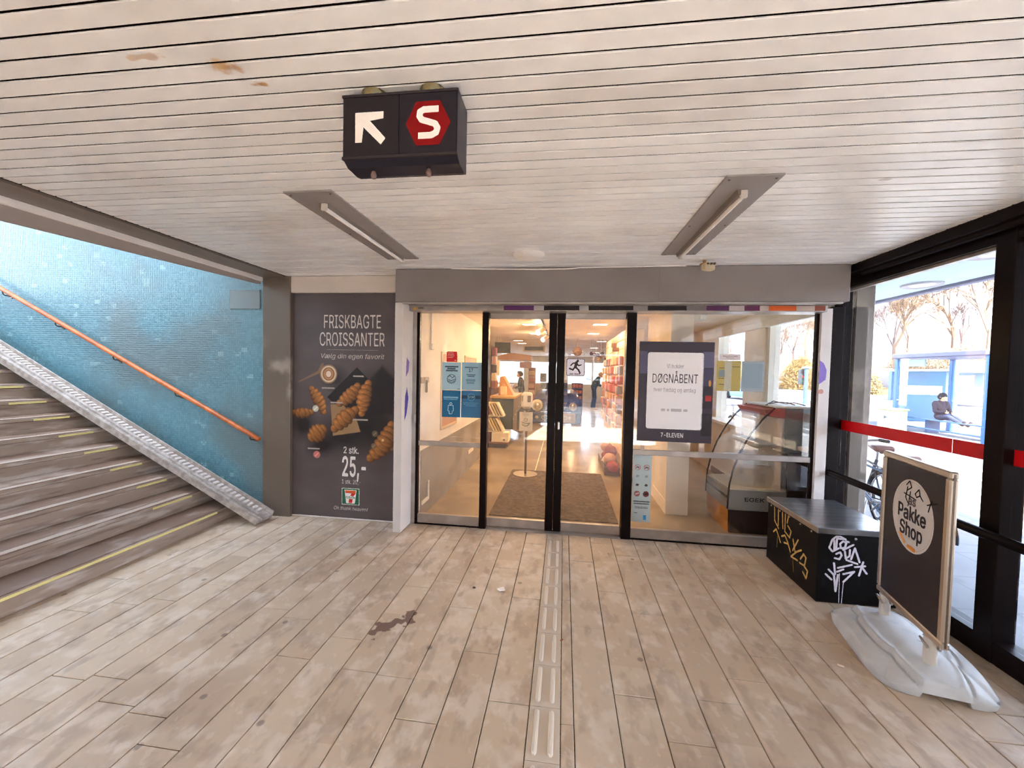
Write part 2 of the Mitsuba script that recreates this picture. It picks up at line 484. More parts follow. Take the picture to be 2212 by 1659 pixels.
wp = struct('trim_8', 'white aluminium post left of the shop doors', bx(-1.515, -1.44, 3.44, 3.78, 0, 2.088, 0.003), 'matte', lin(206, 198, 192))
part(wp, 'paint_smear', on_plane(extr(Polygon([(0, 0), (0.05, 0.06), (0.09, 0.2), (0.05, 0.30), (0.01, 0.22)]), 0.0008), (-1.4395, 3.50, 1.02), (0, 1, 0), (0, 0, 1)), 'satin', lin(66, 62, 150))
part(wp, 'paint_smear', on_plane(extr(Polygon([(0, 0), (0.06, 0.05), (0.08, 0.14), (0.02, 0.18)]), 0.0008), (-1.4395, 3.52, 1.42), (0, 1, 0), (0, 0, 1)), 'satin', lin(120, 96, 170))
part(wp, 'track', bx(-1.44, -1.40, 3.68, 3.72, 0.0, 2.035, 0.002), 'alu')
part(wp, 'lock', bx(-1.415, -1.395, 3.660, 3.684, 0.98, 1.06, 0.004), 'metal', lin(180, 176, 170))

w1 = struct('window_1', 'fixed glass side panel left of the sliding shop doors')
part(w1, 'pane', bx(-1.372, -0.762, 3.697, 3.699, 0.1, 2.035), 'pane_glass')
part(w1, 'stile', bx(-1.40, -1.372, 3.68, 3.72, 0.0, 2.035, 0.003), 'black_steel')
part(w1, 'middle_rail', bx(-1.372, -0.762, 3.682, 3.72, 0.762, 0.808, 0.003), 'alu')
part(w1, 'kick_rail', bx(-1.372, -0.762, 3.68, 3.72, 0.012, 0.100, 0.003), 'alu')
part(w1, 'sill', bx(-1.40, -0.70, 3.676, 3.73, 0.0, 0.012), 'black_steel')
part(w1, 'post', bx(-0.762, -0.702, 3.665, 3.74, 0.0, 2.037, 0.003), 'black_steel')
for nm, lab, a, b, s0, s1 in (('door_1', 'left sliding glass door leaf of the shop', -0.700, -0.142, -0.142, -0.071), ('door_2', 'right sliding glass door leaf of the shop', 0.003, 0.545, -0.069, 0.003)):
    d = struct(nm, lab)
    part(d, 'pane', bx(a + 0.004, b - 0.004, 3.737, 3.739, 0.09, 1.99), 'pane_glass')
    part(d, 'top_rail', bx(a, b, 3.72, 3.756, 1.985, 2.036, 0.003), 'alu')
    part(d, 'kick_rail', bx(a, b, 3.72, 3.756, 0.012, 0.092, 0.003), 'alu')
    part(d, 'stile', bx(s0, s1, 3.712, 3.762, 0.008, 2.036, 0.003), 'black_steel')
    if nm == 'door_2':
        part(d, 'handle', hull(np.vstack([bx(-0.046, -0.026, 3.700, 3.712, 0.963, 1.037, 0.006).vertices])), 'metal', lin(220, 214, 206))
struct('trim_9', 'door threshold strip', bx(-0.70, 0.545, 3.66, 3.78, -0.002, 0.006, 0.002), 'alu')
w2 = struct('window_2', 'large fixed shop window right of the sliding doors')
part(w2, 'post', bx(0.547, 0.630, 3.665, 3.76, 0.0, 2.037, 0.003), 'black_steel')
part(w2, 'pane', bx(0.63, 2.10, 3.697, 3.699, 0.1, 2.035), 'pane_glass')
part(w2, 'middle_rail', bx(0.63, 2.10, 3.682, 3.72, 0.768, 0.816, 0.003), 'alu')
part(w2, 'kick_rail', bx(0.63, 2.11, 3.68, 3.72, 0.012, 0.100, 0.003), 'alu')
part(w2, 'sill', bx(0.63, 2.11, 3.676, 3.73, 0.0, 0.012), 'black_steel')
part(w2, 'edge_strip', bx(2.10, 2.12, 3.68, 3.72, 0.0, 2.037, 0.002), 'black_steel')
wq = struct('trim_10', 'white aluminium post right of the large shop window', bx(2.12, 2.205, 3.655, 3.75, 0, 2.074, 0.003), 'matte', lin(214, 208, 206))
part(wq, 'paint_smear', on_plane(extr(Polygon([(0, 0), (0.05, 0.04), (0.055, 0.12), (0.03, 0.18), (0.0, 0.20)]), 0.0008), (2.121, 3.6545, 1.44)), 'satin', lin(128, 104, 186))
part(wq, 'paint_smear', on_plane(extr(Point(0, 0).buffer(0.02), 0.0008), (2.14, 3.6545, 1.38)), 'satin', lin(196, 140, 128))
struct('trim_11', 'dark steel corner panel between shop window and right glass wall', bx(2.205, 2.30, 3.66, 3.76, 0, 2.088, 0.003), 'black_steel')

# ---- right glass wall (plane X = 2.34)
XW = 2.34
struct('trim_12', 'dark steel beam above the right glass wall', bx(2.19, 2.45, YR, 3.86, 2.315, H + 0.12, 0.004), 'black_steel')
struct('trim_13', 'rounded dark steel rail under the beam of the right glass wall', cat([tube([(2.255, YR, 2.312), (2.255, 3.40, 2.312)], 0.028, 14)]), 'black_steel', smooth=50)
struct('trim_14', 'upper window frame rail of the right glass wall', bx(2.29, 2.40, YR, 3.80, 2.235, 2.316, 0.003), 'black_steel')
struct('trim_15', 'bright aluminium glazing bead at the top of the right glass', bx(2.325, 2.36, YR, 3.70, 2.215, 2.236, 0.002), 'alu')
struct('trim_16', 'dark bottom rail of the right glass wall', bx(2.29, 2.40, YR, 3.76, 0.0, 0.115, 0.004), 'black_steel')
struct('trim_17', 'dark steel corner post at the far end of the right glass wall', bx(2.30, 2.385, 3.70, 3.80, 0.0, 2.30, 0.003), 'black_steel')
YB = [2.44, 1.2, -0.05, -1.3, -2.55, -3.5]
for i, y in enumerate(YB):
    struct(f'trim_{18 + i}', 'dark steel post of the right glass wall beside the pavement sign' if i == 0 else 'dark steel post of the right glass wall', bx(2.285, 2.40, y - 0.05, y + 0.05, 0.0, 2.32, 0.004), 'black_steel')
seg = [(2.49, 2.722), (2.727, 3.70)] + [(YB[i + 1] + 0.05, YB[i] - 0.05) for i in range(5)]
for i, (a, b) in enumerate(seg):
    w = struct(f'window_{3 + i}', ['narrow glass pane of the right wall beside the steel post', 'wide glass pane of the right wall with red band', 'glass pane of the right wall nearest the camera'][min(i, 2)])
    part(w, 'pane', bx(XW - 0.001, XW + 0.001, a, b, 0.115, 2.235), 'pane_glass')
    if i < 3:
        part(w, 'red_band', bx(XW - 0.0035, XW - 0.0022, a, b, 1.06, 1.145), 'satin', lin(214, 8, 20), label='red warning band')
# the band continues darkly past the post, on the posts themselves
one('rail_tube', cat([tube([(2.235, 0.4, 0.672), (2.235, 3.735, 0.700)], 0.026, 14), cyl((2.235, 2.44, 0.69), (2.29, 2.44, 0.69), 0.014, 10), cyl((2.235, 3.60, 0.697), (2.30, 3.72, 0.697), 0.014, 10), cyl((2.235, 1.2, 0.68), (2.29, 1.2, 0.68), 0.014, 10)]),
    'dark brown tube rail running along the inside of the right glass wall', 'rail', 'black_steel', smooth=40)

# ================================================================== stairs, ramp, hand rail
X0, TR, RI = -3.19, 0.268, 0.140
stx = thing('staircase', 'broad brown grey stone staircase climbing left along the blue tiled wall', 'stairs')
NST = 17
for i in range(NST):
    xa, xb = X0 - TR * i, X0 - TR * (i + 1) - (0.05 if i < NST - 1 else 0)
    z1 = RI * (i + 1)
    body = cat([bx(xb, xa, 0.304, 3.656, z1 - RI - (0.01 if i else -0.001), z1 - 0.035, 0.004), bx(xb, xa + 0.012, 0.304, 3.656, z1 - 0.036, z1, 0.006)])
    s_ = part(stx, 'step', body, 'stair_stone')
    if i == 0:
        part(s_, 'yellow_strip', bx(xa + 0.0115, xa + 0.0135, 0.32, 3.315, z1 - 0.034, z1 - 0.016), 'satin', lin(222, 208, 138), label='yellow edge strip along the whole step')
    else:
        part(s_, 'yellow_strip', bx(xa + 0.0115, xa + 0.0135, 3.315 - (0.27 if i > 1 else 0.36), 3.315, z1 - 0.034, z1 - 0.016), 'satin', lin(218, 204, 136), label='short piece of yellow edge strip')
        part(s_, 'nosing', bx(xa - 0.05, xa + 0.006, 0.32, 3.30, z1 - 0.001, z1 + 0.0015), 'matte', lin(150, 134, 120), label='pale worn tread edge')
struct('wall_under_stairs', 'solid base below the upper steps', bx(-10, X0 - TR * NST - 0.002, 0.302, 3.658, -0.2, RI * NST), 'stair_stone')
struct('wall_stair_side', 'plain parapet wall on the near side of the stairs', cat([bx(-10, -3.0, 0.05, 0.30, H, 8.0), bx(-10, -3.25, 0.05, 0.30, -0.2, H)]), 'plaster')

rp = thing('bicycle_ramp', 'perforated zinc bicycle channel lying up the stairs near the blue wall', 'ramp')
d = np.array([-1, 0, 0.512]); d /= np.linalg.norm(d)
nrm = np.array([d[2], 0, -d[0]])                   # up from the slope
b0 = np.array([-2.80, 0, 0.012])
Ln = 4.9
def rampbox(y0, y1, h0, h1, s0=0.0, s1=Ln):
    v = [b0 + d * s + nrm * h + np.array([0, y, 0]) for s in (s0, s1) for h in (h0, h1) for y in (y0, y1)]
    return hull(v)
def rampbox_cut(y0, y1, h0, h1, s1=Ln):
    v = [b0 + d * s1 + nrm * h + np.array([0, y, 0]) for h in (h0, h1) for y in (y0, y1)]
    for h in (h0, h1):
        p = b0 + nrm * h
        s = max(0.0, (0.004 - p[2]) / d[2])
        v += [p + d * s + np.array([0, y, 0]) for y in (y0, y1)]
    return hull(v)
part(rp, 'channel', cat([rampbox_cut(3.32, 3.53, 0.012, 0.030), rampbox_cut(3.32, 3.336, 0.012, 0.075), rampbox_cut(3.412, 3.424, 0.030, 0.048)]), 'ramp_zinc')
part(rp, 'tread_strip', rampbox_cut(3.424, 3.512, 0.030, 0.046), 'ramp_zinc')
part(rp, 'rear_flange', rampbox_cut(3.516, 3.53, 0.012, 0.080), 'ramp_zinc')
for k in range(92):
    s = 0.10 + 0.052 * k
    if s > Ln - 0.05:
        break
    part(rp, 'grip_tooth', rampbox(3.440, 3.498, 0.044, 0.060, s, s + 0.024), 'satin', lin(206, 198, 192))

hr = thing('handrail', 'orange varnished wooden handrail slanting down the blue tiled wall', 'handrail')
ra, rb_ = np.array([-2.97, 3.585, 0.765]), np.array([-8.5, 3.585, 0.765 + 5.53 * 0.4915])
m = tube([(0, 0, 0), (1, 0, 0)], [1, 1], 16)
dv = (rb_ - ra)
rail = tube([ra, ra + dv * 0.001, rb_], [0.018, 0.022, 0.022], 14)
part(hr, 'rail', rail, 'orange_wood', smooth=50)
for x in (-3.077, -3.913, -4.638, -5.34, -6.003, -6.7):
    z = 0.765 + (-2.97 - x) * 0.4915
    br = cat([tube([(x, 3.585, z - 0.018), (x, 3.590, z - 0.05), (x, 3.60, z - 0.062), (x, 3.655, z - 0.066)], 0.006, 8), cyl((x, 3.652, z - 0.066), (x, 3.662, z - 0.066), 0.022, 14)])
    part(hr, 'bracket', br, 'metal', lin(120, 108, 98), 40)

# a hatch in the tiled wall by the ceiling band, with whitish streaks
one('access_plate', bx(-3.36, -3.02, 3.650, 3.661, 2.06, 2.25, 0.003), 'bluish grey painted plate on the blue tiled wall under the ceiling band', 'plate', 'matte', lin(134, 146, 148))

# ================================================================== hanging direction sign
sg = thing('direction_sign', 'dark blue hanging station sign with white arrow and red hexagon', 'sign')
YS = 1.20
part(sg, 'case', hull([(x, y, z) for x in (-0.706, -0.338) for (y, z) in ((YS, 2.152), (YS, 2.342), (YS + 0.012, 2.348), (YS + 0.115, 2.348), (YS + 0.115, 2.145), (YS + 0.03, 2.138), (YS + 0.09, 2.138))]), 'satin', lin(15, 13, 30))
part(sg, 'frame_edge', cat([bx(-0.708, -0.336, YS - 0.004, YS + 0.006, 2.150, 2.158), bx(-0.708, -0.336, YS - 0.004, YS + 0.006, 2.338, 2.346)]), 'satin', lin(38, 30, 34))
part(sg, 'arrow_panel', bx(-0.703, -0.523, YS - 0.003, YS, 2.158, 2.338, 0.001), 'satin', lin(19, 10, 20))
part(sg, 'line_panel', bx(-0.520, -0.341, YS - 0.003, YS, 2.158, 2.338, 0.001), 'satin', lin(17, 10, 24))
ARROW = [(-0.664, 2.290), (-0.572, 2.290), (-0.572, 2.269), (-0.616, 2.264), (-0.565, 2.209), (-0.580, 2.190), (-0.637, 2.245), (-0.642, 2.199), (-0.664, 2.199)]
part(sg, 'arrow', on_plane(extr(Polygon(ARROW), 0.001), (0, YS - 0.003, 0)), 'matte', lin(236, 228, 220), label='white arrow pointing up left')
HEX = Polygon([(-0.500, 2.246), (-0.467, 2.312), (-0.392, 2.312), (-0.358, 2.246), (-0.392, 2.181), (-0.467, 2.181)]).buffer(-0.006).buffer(0.006)
part(sg, 'hexagon', on_plane(extr(HEX, 0.001), (0, YS - 0.003, 0)), 'matte', lin(128, 8, 10), label='red hexagon')
th = np.linspace(0, 1, 15)
S_ = [(0.5 + 0.42, 0.93), (0.30, 0.93), (0.13, 0.86), (0.11, 0.72), (0.20, 0.60), (0.50, 0.52), (0.78, 0.44), (0.88, 0.30), (0.82, 0.15), (0.62, 0.07), (0.06, 0.07)]
S_ = LineString([(-0.464 + 0.074 * x, 2.203 + 0.090 * z) for x, z in S_]).buffer(0.0095, cap_style='flat', join_style='round')
part(sg, 'letter_s', on_plane(extr(S_.buffer(0.003).buffer(-0.003), 0.0022), (0, YS - 0.003, 0)), 'matte', lin(240, 234, 228))
for x in (-0.622, -0.43):
    part(sg, 'ceiling_rose', lathe([(0.0, 2.340), (0.022, 2.338), (0.034, 2.346), (0.041, 2.358), (0.042, 2.372), (0.0, 2.374)], 24, (x, 1.245, 0)), 'shiny', lin(150, 138, 104), 50)
for x in (-0.631, -0.445):
    part(sg, 'knob', cat([lathe([(0.0, -0.012), (0.007, -0.010), (0.0095, 0.0), (0.007, 0.008), (0.005, 0.016)], 14, (x, YS + 0.055, 2.126))]), 'satin', lin(118, 92, 84), 60)

# ================================================================== ceiling things
def batten(name, label, x0, x1, y0, y1):
    t = thing(name, label, 'ceiling light', None)
    xc = (x0 + x1) / 2
    part(t, 'plate', bx(x0, x1, y0, y1, H - 0.007, H + 0.004, 0.002), 'satin', lin(138, 130, 126), label='grey metal plate')
    w = 0.024
    part(t, 'housing', hull([(xc + s * a, y, z) for s in (-1, 1) for y in (y0 + 0.13, y1 - 0.03) for a, z in ((w, H - 0.006), (w * 0.7, H - 0.03))]), 'satin', lin(120, 108, 98))
    part(t, 'tube', tube([(xc + 0.008, y0 + 0.15, H - 0.032), (xc + 0.008, y1 - 0.05, H - 0.032)], 0.012, 14), 'gloss', lin(232, 226, 220), 40, label='unlit white fluorescent tube')
    for y in (y0 + 0.125, y1 - 0.045):
        part(t, 'lamp_holder', bx(xc - 0.010, xc + 0.024, y + 0.004, y + 0.02, H - 0.045, H - 0.006, 0.004), 'satin', lin(196, 186, 176))
    for x in (x0 + 0.022, x1 - 0.022):
        for y in (y0 + 0.03, (y0 + y1) / 2, y1 - 0.03):
            part(t, 'screw', lathe([(0, H - 0.0105), (0.004, H - 0.010), (0.006, H - 0.007)], 10, (x, y, 0)), 'metal', lin(90, 84, 80))
batten('fluorescent_light', 'unlit batten light on a grey ceiling plate, left of the two lamps', -1.425, -1.165, 1.875, 3.085)
batten('fluorescent_light', 'unlit batten light on a grey ceiling plate, right of the two lamps', 0.685, 0.925, 1.885, 3.08)
sd = one('smoke_detector', lathe([(0.0, H - 0.036), (0.05, H - 0.036), (0.085, H - 0.030), (0.105, H - 0.016), (0.118, H - 0.006), (0.122, H + 0.002)], 32, (-0.285, 3.03, 0)), 'round white flat disc fixture on the ceiling in front of the shop doors', 'ceiling fixture', 'matte', lin(222, 214, 206), 40)
sn = thing('motion_sensor', 'small brownish cream sensor hanging under the ceiling by the grey header', 'sensor')
part(sn, 'bracket', cat([bx(1.035, 1.055, 3.24, 3.26, H - 0.02, H, 0.002), bx(1.02, 1.12, 3.25, 3.29, H - 0.03, H - 0.02, 0.002)]), 'satin', lin(150, 116, 70))
part(sn, 'head', xform(bx(-0.045, 0.045, -0.03, 0.03, -0.03, 0.022, 0.008), rotz(0.4, (1.075, 3.26, H - 0.045))), 'matte', lin(196, 176, 146))
for a in (-0.02, 0.005, 0.028):
    part(sn, 'lens', bx(1.072 + a, 1.088 + a, 3.214, 3.232, H - 0.040, H - 0.026, 0.003), 'satin', lin(70, 52, 36))

# ================================================================== bakery poster, painted flat print
def ad_print():
    x0, x1, z0, z1 = -2.664, -1.516, 0.022, 2.215
    nx, nz = 256, 490
    gx, gz = np.meshgrid(np.linspace(x0, x1, nx), np.linspace(z0, z1, nz))
    P = np.stack([gx * 3, gz * 3, gx * 0], -1)
    col = np.ones((nz, nx, 3)) * np.array(lin(84, 74, 74))
    n1 = meshkit.fbm(P * np.array([0.8, 1.6, 1]), 5, 3)[..., None]
    col = col * (0.72 + 0.55 * n1)
    def blend(mask, c):
        nonlocal col
        m = np.clip(mask, 0, 1)[..., None]
        col = col * (1 - m) + np.asarray(c) * m
    def soft(dist, w=0.006):
        return np.clip(0.5 - dist / w, 0, 1)
    def poly(pts, w=0.006):
        p = np.array(pts, float)
        dist = np.full(gx.shape, 9.0)
        ins = np.zeros(gx.shape, bool)
        for (ax, az), (bx_, bz) in zip(p, np.roll(p, -1, 0)):
            dx, dz = bx_ - ax, bz - az
            t = np.clip(((gx - ax) * dx + (gz - az) * dz) / (dx * dx + dz * dz), 0, 1)
            dist = np.minimum(dist, np.hypot(gx - ax - t * dx, gz - az - t * dz))
            c = ((az > gz) != (bz > gz)) & (gx < (bx_ - ax) * (gz - az) / (bz - az + 1e-12) + ax)
            ins ^= c
        return soft(np.where(ins, -dist, dist), w)
    def ell(cx, cz, rx, rz, a=0.0):
        u = (gx - cx) * np.cos(a) + (gz - cz) * np.sin(a)
        v = -(gx - cx) * np.sin(a) + (gz - cz) * np.cos(a)
        return np.hypot(u / rx, v / rz), u / rx, v / rz
    # shadows of the slates and the pastry group on the dark table (printed)
    for c, r in (((-1.80, 0.95), (0.33, 0.42)), ((-2.10, 0.86), (0.36, 0.22)), ((-2.55, 0.92), (0.14, 0.16)), ((-1.72, 1.30), (0.2, 0.2)), ((-2.35, 0.72), (0.16, 0.10))):
        e, _, _ = ell(c[0], c[1], r[0], r[1], 0.3)
        blend(0.9 * np.clip(1.35 - e, 0, 1) ** 1.3, lin(22, 15, 16))
    blend(0.95 * poly([(-2.30, 1.20), (-1.99, 1.50), (-1.78, 1.30), (-2.05, 1.0)]), lin(24, 17, 18))
    blend(0.92 * poly([(-1.86, 1.38), (-1.73, 1.52), (-1.60, 1.38), (-1.62, 1.05), (-1.86, 1.05)], 0.03), lin(26, 19, 20))
    # spoon and cup
    blend(poly([(-2.605, 1.338), (-2.60, 1.352), (-2.40, 1.455), (-2.36, 1.53), (-2.335, 1.535), (-2.35, 1.46), (-2.385, 1.43)]), lin(128, 98, 74))
    blend(np.clip(1.3 - ell(-2.21, 1.38, 0.13, 0.12)[0], 0, 1) * 0.7, lin(30, 22, 22))
    e, u, v = ell(-2.285, 1.428, 0.090, 0.092)
    blend(soft((e - 1) * 0.09), lin(150, 118, 84))
    blend(soft((e - 0.86) * 0.09), lin(214, 196, 170))
    blend(soft((e - 0.72) * 0.09), lin(150, 96, 54))
    e2 = np.hypot(u * 1.15, v) ; blend(soft((e2 - 0.34) * 0.09) * 0.9, lin(228, 210, 190)); blend(soft((np.abs(e2 - 0.52) - 0.06) * 0.09) * 0.6, lin(204, 164, 118))
    # paper under the middle croissant, and under the right one
    blend(poly([(-2.262, 1.13), (-2.14, 1.14), (-1.99, 0.99), (-1.948, 0.872), (-2.235, 0.822)]), lin(150, 118, 82))
    blend(poly([(-1.80, 0.66), (-1.60, 0.71), (-1.585, 0.80), (-1.64, 0.83)]), lin(112, 82, 54))
    def croissant(cx, cz, ln, wd, ang, curve, n=6, tone=1.0):
        for k in list(range(n // 2)) + list(range(n - 1, n // 2 - 1, -1)):
            s = (k + 0.5) / n * 2 - 1
            px = s * ln / 2
            pz = curve * (1 - s * s) * ln
            w = wd * 1.12 * (1 - 0.70 * s * s)
            X = cx + px * np.cos(ang) - pz * np.sin(ang)
            Z = cz + px * np.sin(ang) + pz * np.cos(ang)
            e, u, v = ell(X, Z, ln / n * 0.85, w / 2, ang - s * curve * 1.6)
            sh = (np.clip(0.50 + 0.40 * v - 0.10 * u, 0.0, 1) * np.clip(1.25 - e ** 3, 0, 1))[..., None] * tone
            stripe = (0.80 + 0.30 * meshkit.noise(np.stack([gx * 90, gz * 90, gx * 0], -1), 3) + 0.12 * np.sin(v * 4 + u * 6))[..., None]
            c = (np.asarray(lin(64, 30, 14)) * (1 - sh) + np.asarray(lin(206, 136, 70)) * sh) * stripe
            m = soft((e - 1) * wd / 2)[..., None]
            nonlocal_col(m, c)
    def nonlocal_col(m, c):
        nonlocal col
        col = col * (1 - m) + c * m
    croissant(-2.56, 1.045, 0.22, 0.10, 0.05, -0.05, 5, 0.8)
    croissant(-2.405, 1.165, 0.29, 0.12, -1.05, 0.06, 7, 1.0)
    croissant(-2.08, 1.235, 0.29, 0.13, 0.75, -0.08, 6, 0.95)
    croissant(-1.90, 1.20, 0.34, 0.14, 1.35, 0.05, 7, 1.05)
    croissant(-2.11, 0.985, 0.33, 0.15, 0.72, 0.04, 6, 0.9)
    croissant(-2.40, 0.84, 0.20, 0.17, 0.6, 0.0, 5, 0.85)
    croissant(-1.745, 0.79, 0.44, 0.17, 1.0, -0.10, 8, 0.85)
    for x, z, r, c in ((-2.42, 1.085, 0.032, (196, 196, 176)), (-1.80, 0.86, 0.030, (96, 84, 62)), (-1.81, 0.74, 0.028, (112, 92, 64)), (-2.405, 0.628, 0.036, (196, 116, 106)), (-1.72, 0.80, 0.014, (206, 176, 116))):
        e, u, v = ell(x, z, r, r)
        blend(soft((e - 1) * r) * 0.9, lin(*c))
        blend(soft((np.abs(u - v) - 0.25) * r) * soft((e - 0.75) * r) * 0.7, lin(*(min(255, q + 50) for q in c)))
    blend(0.30 * np.clip(1 - (gz - z0) / 0.5, 0, 1) * n1[..., 0], lin(90, 84, 84))
    v = np.stack([gx, np.full_like(gx, 3.6555), gz], -1).reshape(-1, 3)
    i, j = np.meshgrid(np.arange(nz - 1), np.arange(nx - 1), indexing='ij')
    a = (i * nx + j).ravel()
    f = np.vstack([np.stack([a, a + 1, a + nx + 1], 1), np.stack([a, a + nx + 1, a + nx], 1)])
    return M(v, f), col.reshape(-1, 3)

ad = thing('bakery_poster', 'tall dark wall poster advertising croissants, between the pillar and the shop doors', 'poster')
part(ad, 'board', bx(-2.666, -1.515, 3.656, 3.672, 0.012, 2.216, 0.003), 'matte', lin(70, 62, 62))
mm, cc = ad_print()
part(ad, 'print', mm, 'satin', cc, label='photo print of croissants and a coffee cup')
GR = lin(206, 196, 190)
YA = 3.655
def adtext(s, h, x, z, w, bold=False, col=GR):
    part(ad, 'lettering', lettering(s, h, (x, YA, z), w=w, bold=bold, depth=0.0008), 'matte', col)
adtext('FRISKBAGTE', 0.128, -2.043, 1.876, 0.585)
adtext('CROISSANTER', 0.128, -2.045, 1.705, 0.668)
part(ad, 'rule', bx(-2.305, -1.78, 3.6542, 3.655, 1.664, 1.668), 'matte', lin(150, 140, 134))
slant = np.array([0.2, 0, 1.0])
part(ad, 'lettering', lettering('Vælg din egen favorit', 0.046, (-2.045, YA, 1.583), ey=slant, w=0.655, depth=0.0008), 'matte', lin(190, 178, 170))
adtext('2 stk.', 0.062, -2.043, 0.657, 0.158, True)
adtext('25,-', 0.19, -2.012, 0.432, 0.245, True, lin(222, 214, 208))
adtext('1 stk. 20,-', 0.042, -2.04, 0.355, 0.192, False)
for x, z, w in ((-2.288, 1.290, 0.135), (-1.973, 1.413, 0.11), (-2.20, 1.150, 0.125), (-1.95, 0.990, 0.155), (-2.437, 0.686, 0.125)):
    part(ad, 'caption_bar', bx(x - w / 2, x + w / 2, 3.6542, 3.655, z - 0.007, z + 0.007), 'matte', lin(168, 156, 146))
# shop logo
lg = part(ad, 'logo', cat([bx(-2.137, -1.953, 3.6540, 3.655, 0.148, 0.312)]), 'satin', lin(226, 220, 214), label='square shop logo')
part(lg, 'border', on_plane(extr(rrect(-2.132, -1.958, 0.153, 0.307, 0.008).difference(Polygon([(-2.108, 0.296), (-1.982, 0.296), (-2.000, 0.162), (-2.090, 0.162)])), 0.0006), (0, 3.654, 0)), 'satin', lin(30, 92, 66))
part(lg, 'trapezoid', on_plane(extr(Polygon([(-2.108, 0.296), (-1.982, 0.296), (-2.000, 0.162), (-2.090, 0.162)]), 0.0004), (0, 3.654, 0)), 'satin', lin(232, 226, 220))
part(lg, 'seven_top', on_plane(extr(Polygon([(-2.100, 0.290), (-1.990, 0.290), (-1.992, 0.262), (-2.098, 0.262)]), 0.0010), (0, 3.654, 0)), 'satin', lin(206, 84, 40))
part(lg, 'seven_stem', on_plane(extr(Polygon([(-1.990, 0.264), (-2.022, 0.222), (-2.026, 0.168), (-2.064, 0.168), (-2.058, 0.222), (-2.034, 0.264)]), 0.0010), (0, 3.654, 0)), 'satin', lin(190, 36, 36))
part(lg, 'band', bx(-2.098, -1.994, 3.6522, 3.6530, 0.206, 0.236), 'satin', lin(232, 226, 220))
part(lg, 'lettering', lettering('ELEVEN', 0.022, (-2.046, 3.6522, 0.210), w=0.092, bold=True, depth=0.0006), 'satin', lin(34, 84, 62))
part(ad, 'lettering', lettering('Oh thank heaven!', 0.034, (-2.046, YA, 0.094), ey=slant, w=0.352, depth=0.0008), 'matte', lin(190, 180, 172))
part(ad, 'foot_strip', bx(-2.666, -1.515, 3.648, 3.668, 0.0, 0.016, 0.003), 'matte', lin(200, 190, 182))

# ================================================================== notices on the shop glass
def sheet(name, label, x0, x1, z0, z1, col, y=3.6955, group=None, r=0.0):
    t = thing(name, label, 'poster' if 'poster' in name else 'sign', group)
    part(t, 'sheet', on_plane(extr(rrect(x0, x1, z0, z1, max(r, 0.002)), 0.0012), (0, y, 0)), 'satin', col)
    return t
def bars(t, rows, col, y=3.6941):
    for x0, x1, z, h in rows:
        part(t, 'text_line', bx(x0, x1, y - 0.0006, y, z - h / 2, z + h / 2), 'satin', col)

t = sheet('red_sticker', 'small red square sticker above the blue notices on the glass', -1.108, -1.006, 1.570, 1.668, lin(196, 28, 30), r=0.008)
bars(t, [(-1.100, -1.04, 1.656, 0.006), (-1.100, -1.035, 1.641, 0.006), (-1.100, -1.03, 1.626, 0.006), (-1.100, -1.045, 1.611, 0.006), (-1.030, -1.015, 1.585, 0.012)], lin(226, 150, 140))
t = sheet('pale_blue_notice', 'pale blue notice with a round face mask drawing, upper left of the four sheets', -1.150, -0.966, 1.304, 1.566, lin(160, 190, 202))
part(t, 'tape_edge', bx(-1.153, -1.150, 3.6945, 3.6955, 1.304, 1.566), 'satin', lin(206, 214, 214))
bars(t, [(-1.122, -0.992, 1.525, 0.014), (-1.10, -1.02, 1.506, 0.014), (-1.112, -0.998, 1.487, 0.014), (-1.0, -0.975, 1.314, 0.006)], lin(66, 92, 108))
ring = Point(-1.058, 1.408).buffer(0.044).difference(Point(-1.058, 1.408).buffer(0.039))
part(t, 'round_drawing', on_plane(extr(shapely.union_all([ring, LineString([(-1.095, 1.425), (-1.07, 1.44), (-1.05, 1.42), (-1.025, 1.438)]).buffer(0.003), LineString([(-1.092, 1.405), (-1.06, 1.392), (-1.025, 1.405)]).buffer(0.003), LineString([(-1.09, 1.39), (-1.058, 1.375), (-1.028, 1.39)]).buffer(0.0025)]), 0.0006), (0, 3.6941, 0)), 'satin', lin(60, 82, 96))
t = sheet('pale_blue_notice', 'pale blue notice with the number 17, upper right of the four sheets', -0.958, -0.766, 1.306, 1.568, lin(146, 182, 198))
part(t, 'lettering', lettering('17', 0.030, (-0.870, 3.6941, 1.480), w=0.04, bold=True, depth=0.0006), 'satin', lin(50, 74, 92))
bars(t, [(-0.93, -0.80, 1.521, 0.010), (-0.91, -0.825, 1.452, 0.010), (-0.90, -0.835, 1.437, 0.010)], lin(82, 112, 130))
bars(t, [(-0.915, -0.825, 1.40, 0.022), (-0.905, -0.835, 1.375, 0.016)], lin(104, 146, 166))
t = sheet('dark_blue_notice', 'teal blue notice with a white standing figure, lower left of the four sheets', -1.147, -0.966, 1.044, 1.300, lin(20, 98, 140))
bars(t, [(-1.132, -0.988, 1.232, 0.016), (-1.128, -0.994, 1.214, 0.006)], lin(120, 172, 196))
fig = shapely.union_all([Point(-1.060, 1.172).buffer(0.013), Polygon([(-1.082, 1.155), (-1.038, 1.155), (-1.034, 1.105), (-1.046, 1.105), (-1.048, 1.078), (-1.072, 1.078), (-1.074, 1.105), (-1.086, 1.105)]).buffer(0.004)])
part(t, 'figure', on_plane(extr(fig.difference(fig.buffer(-0.005)), 0.0006), (0, 3.6941, 0)), 'satin', lin(190, 216, 226))
t = sheet('dark_blue_notice', 'dull blue notice with a round stop emblem, lower right of the four sheets', -0.958, -0.768, 1.046, 1.302, lin(46, 108, 150))
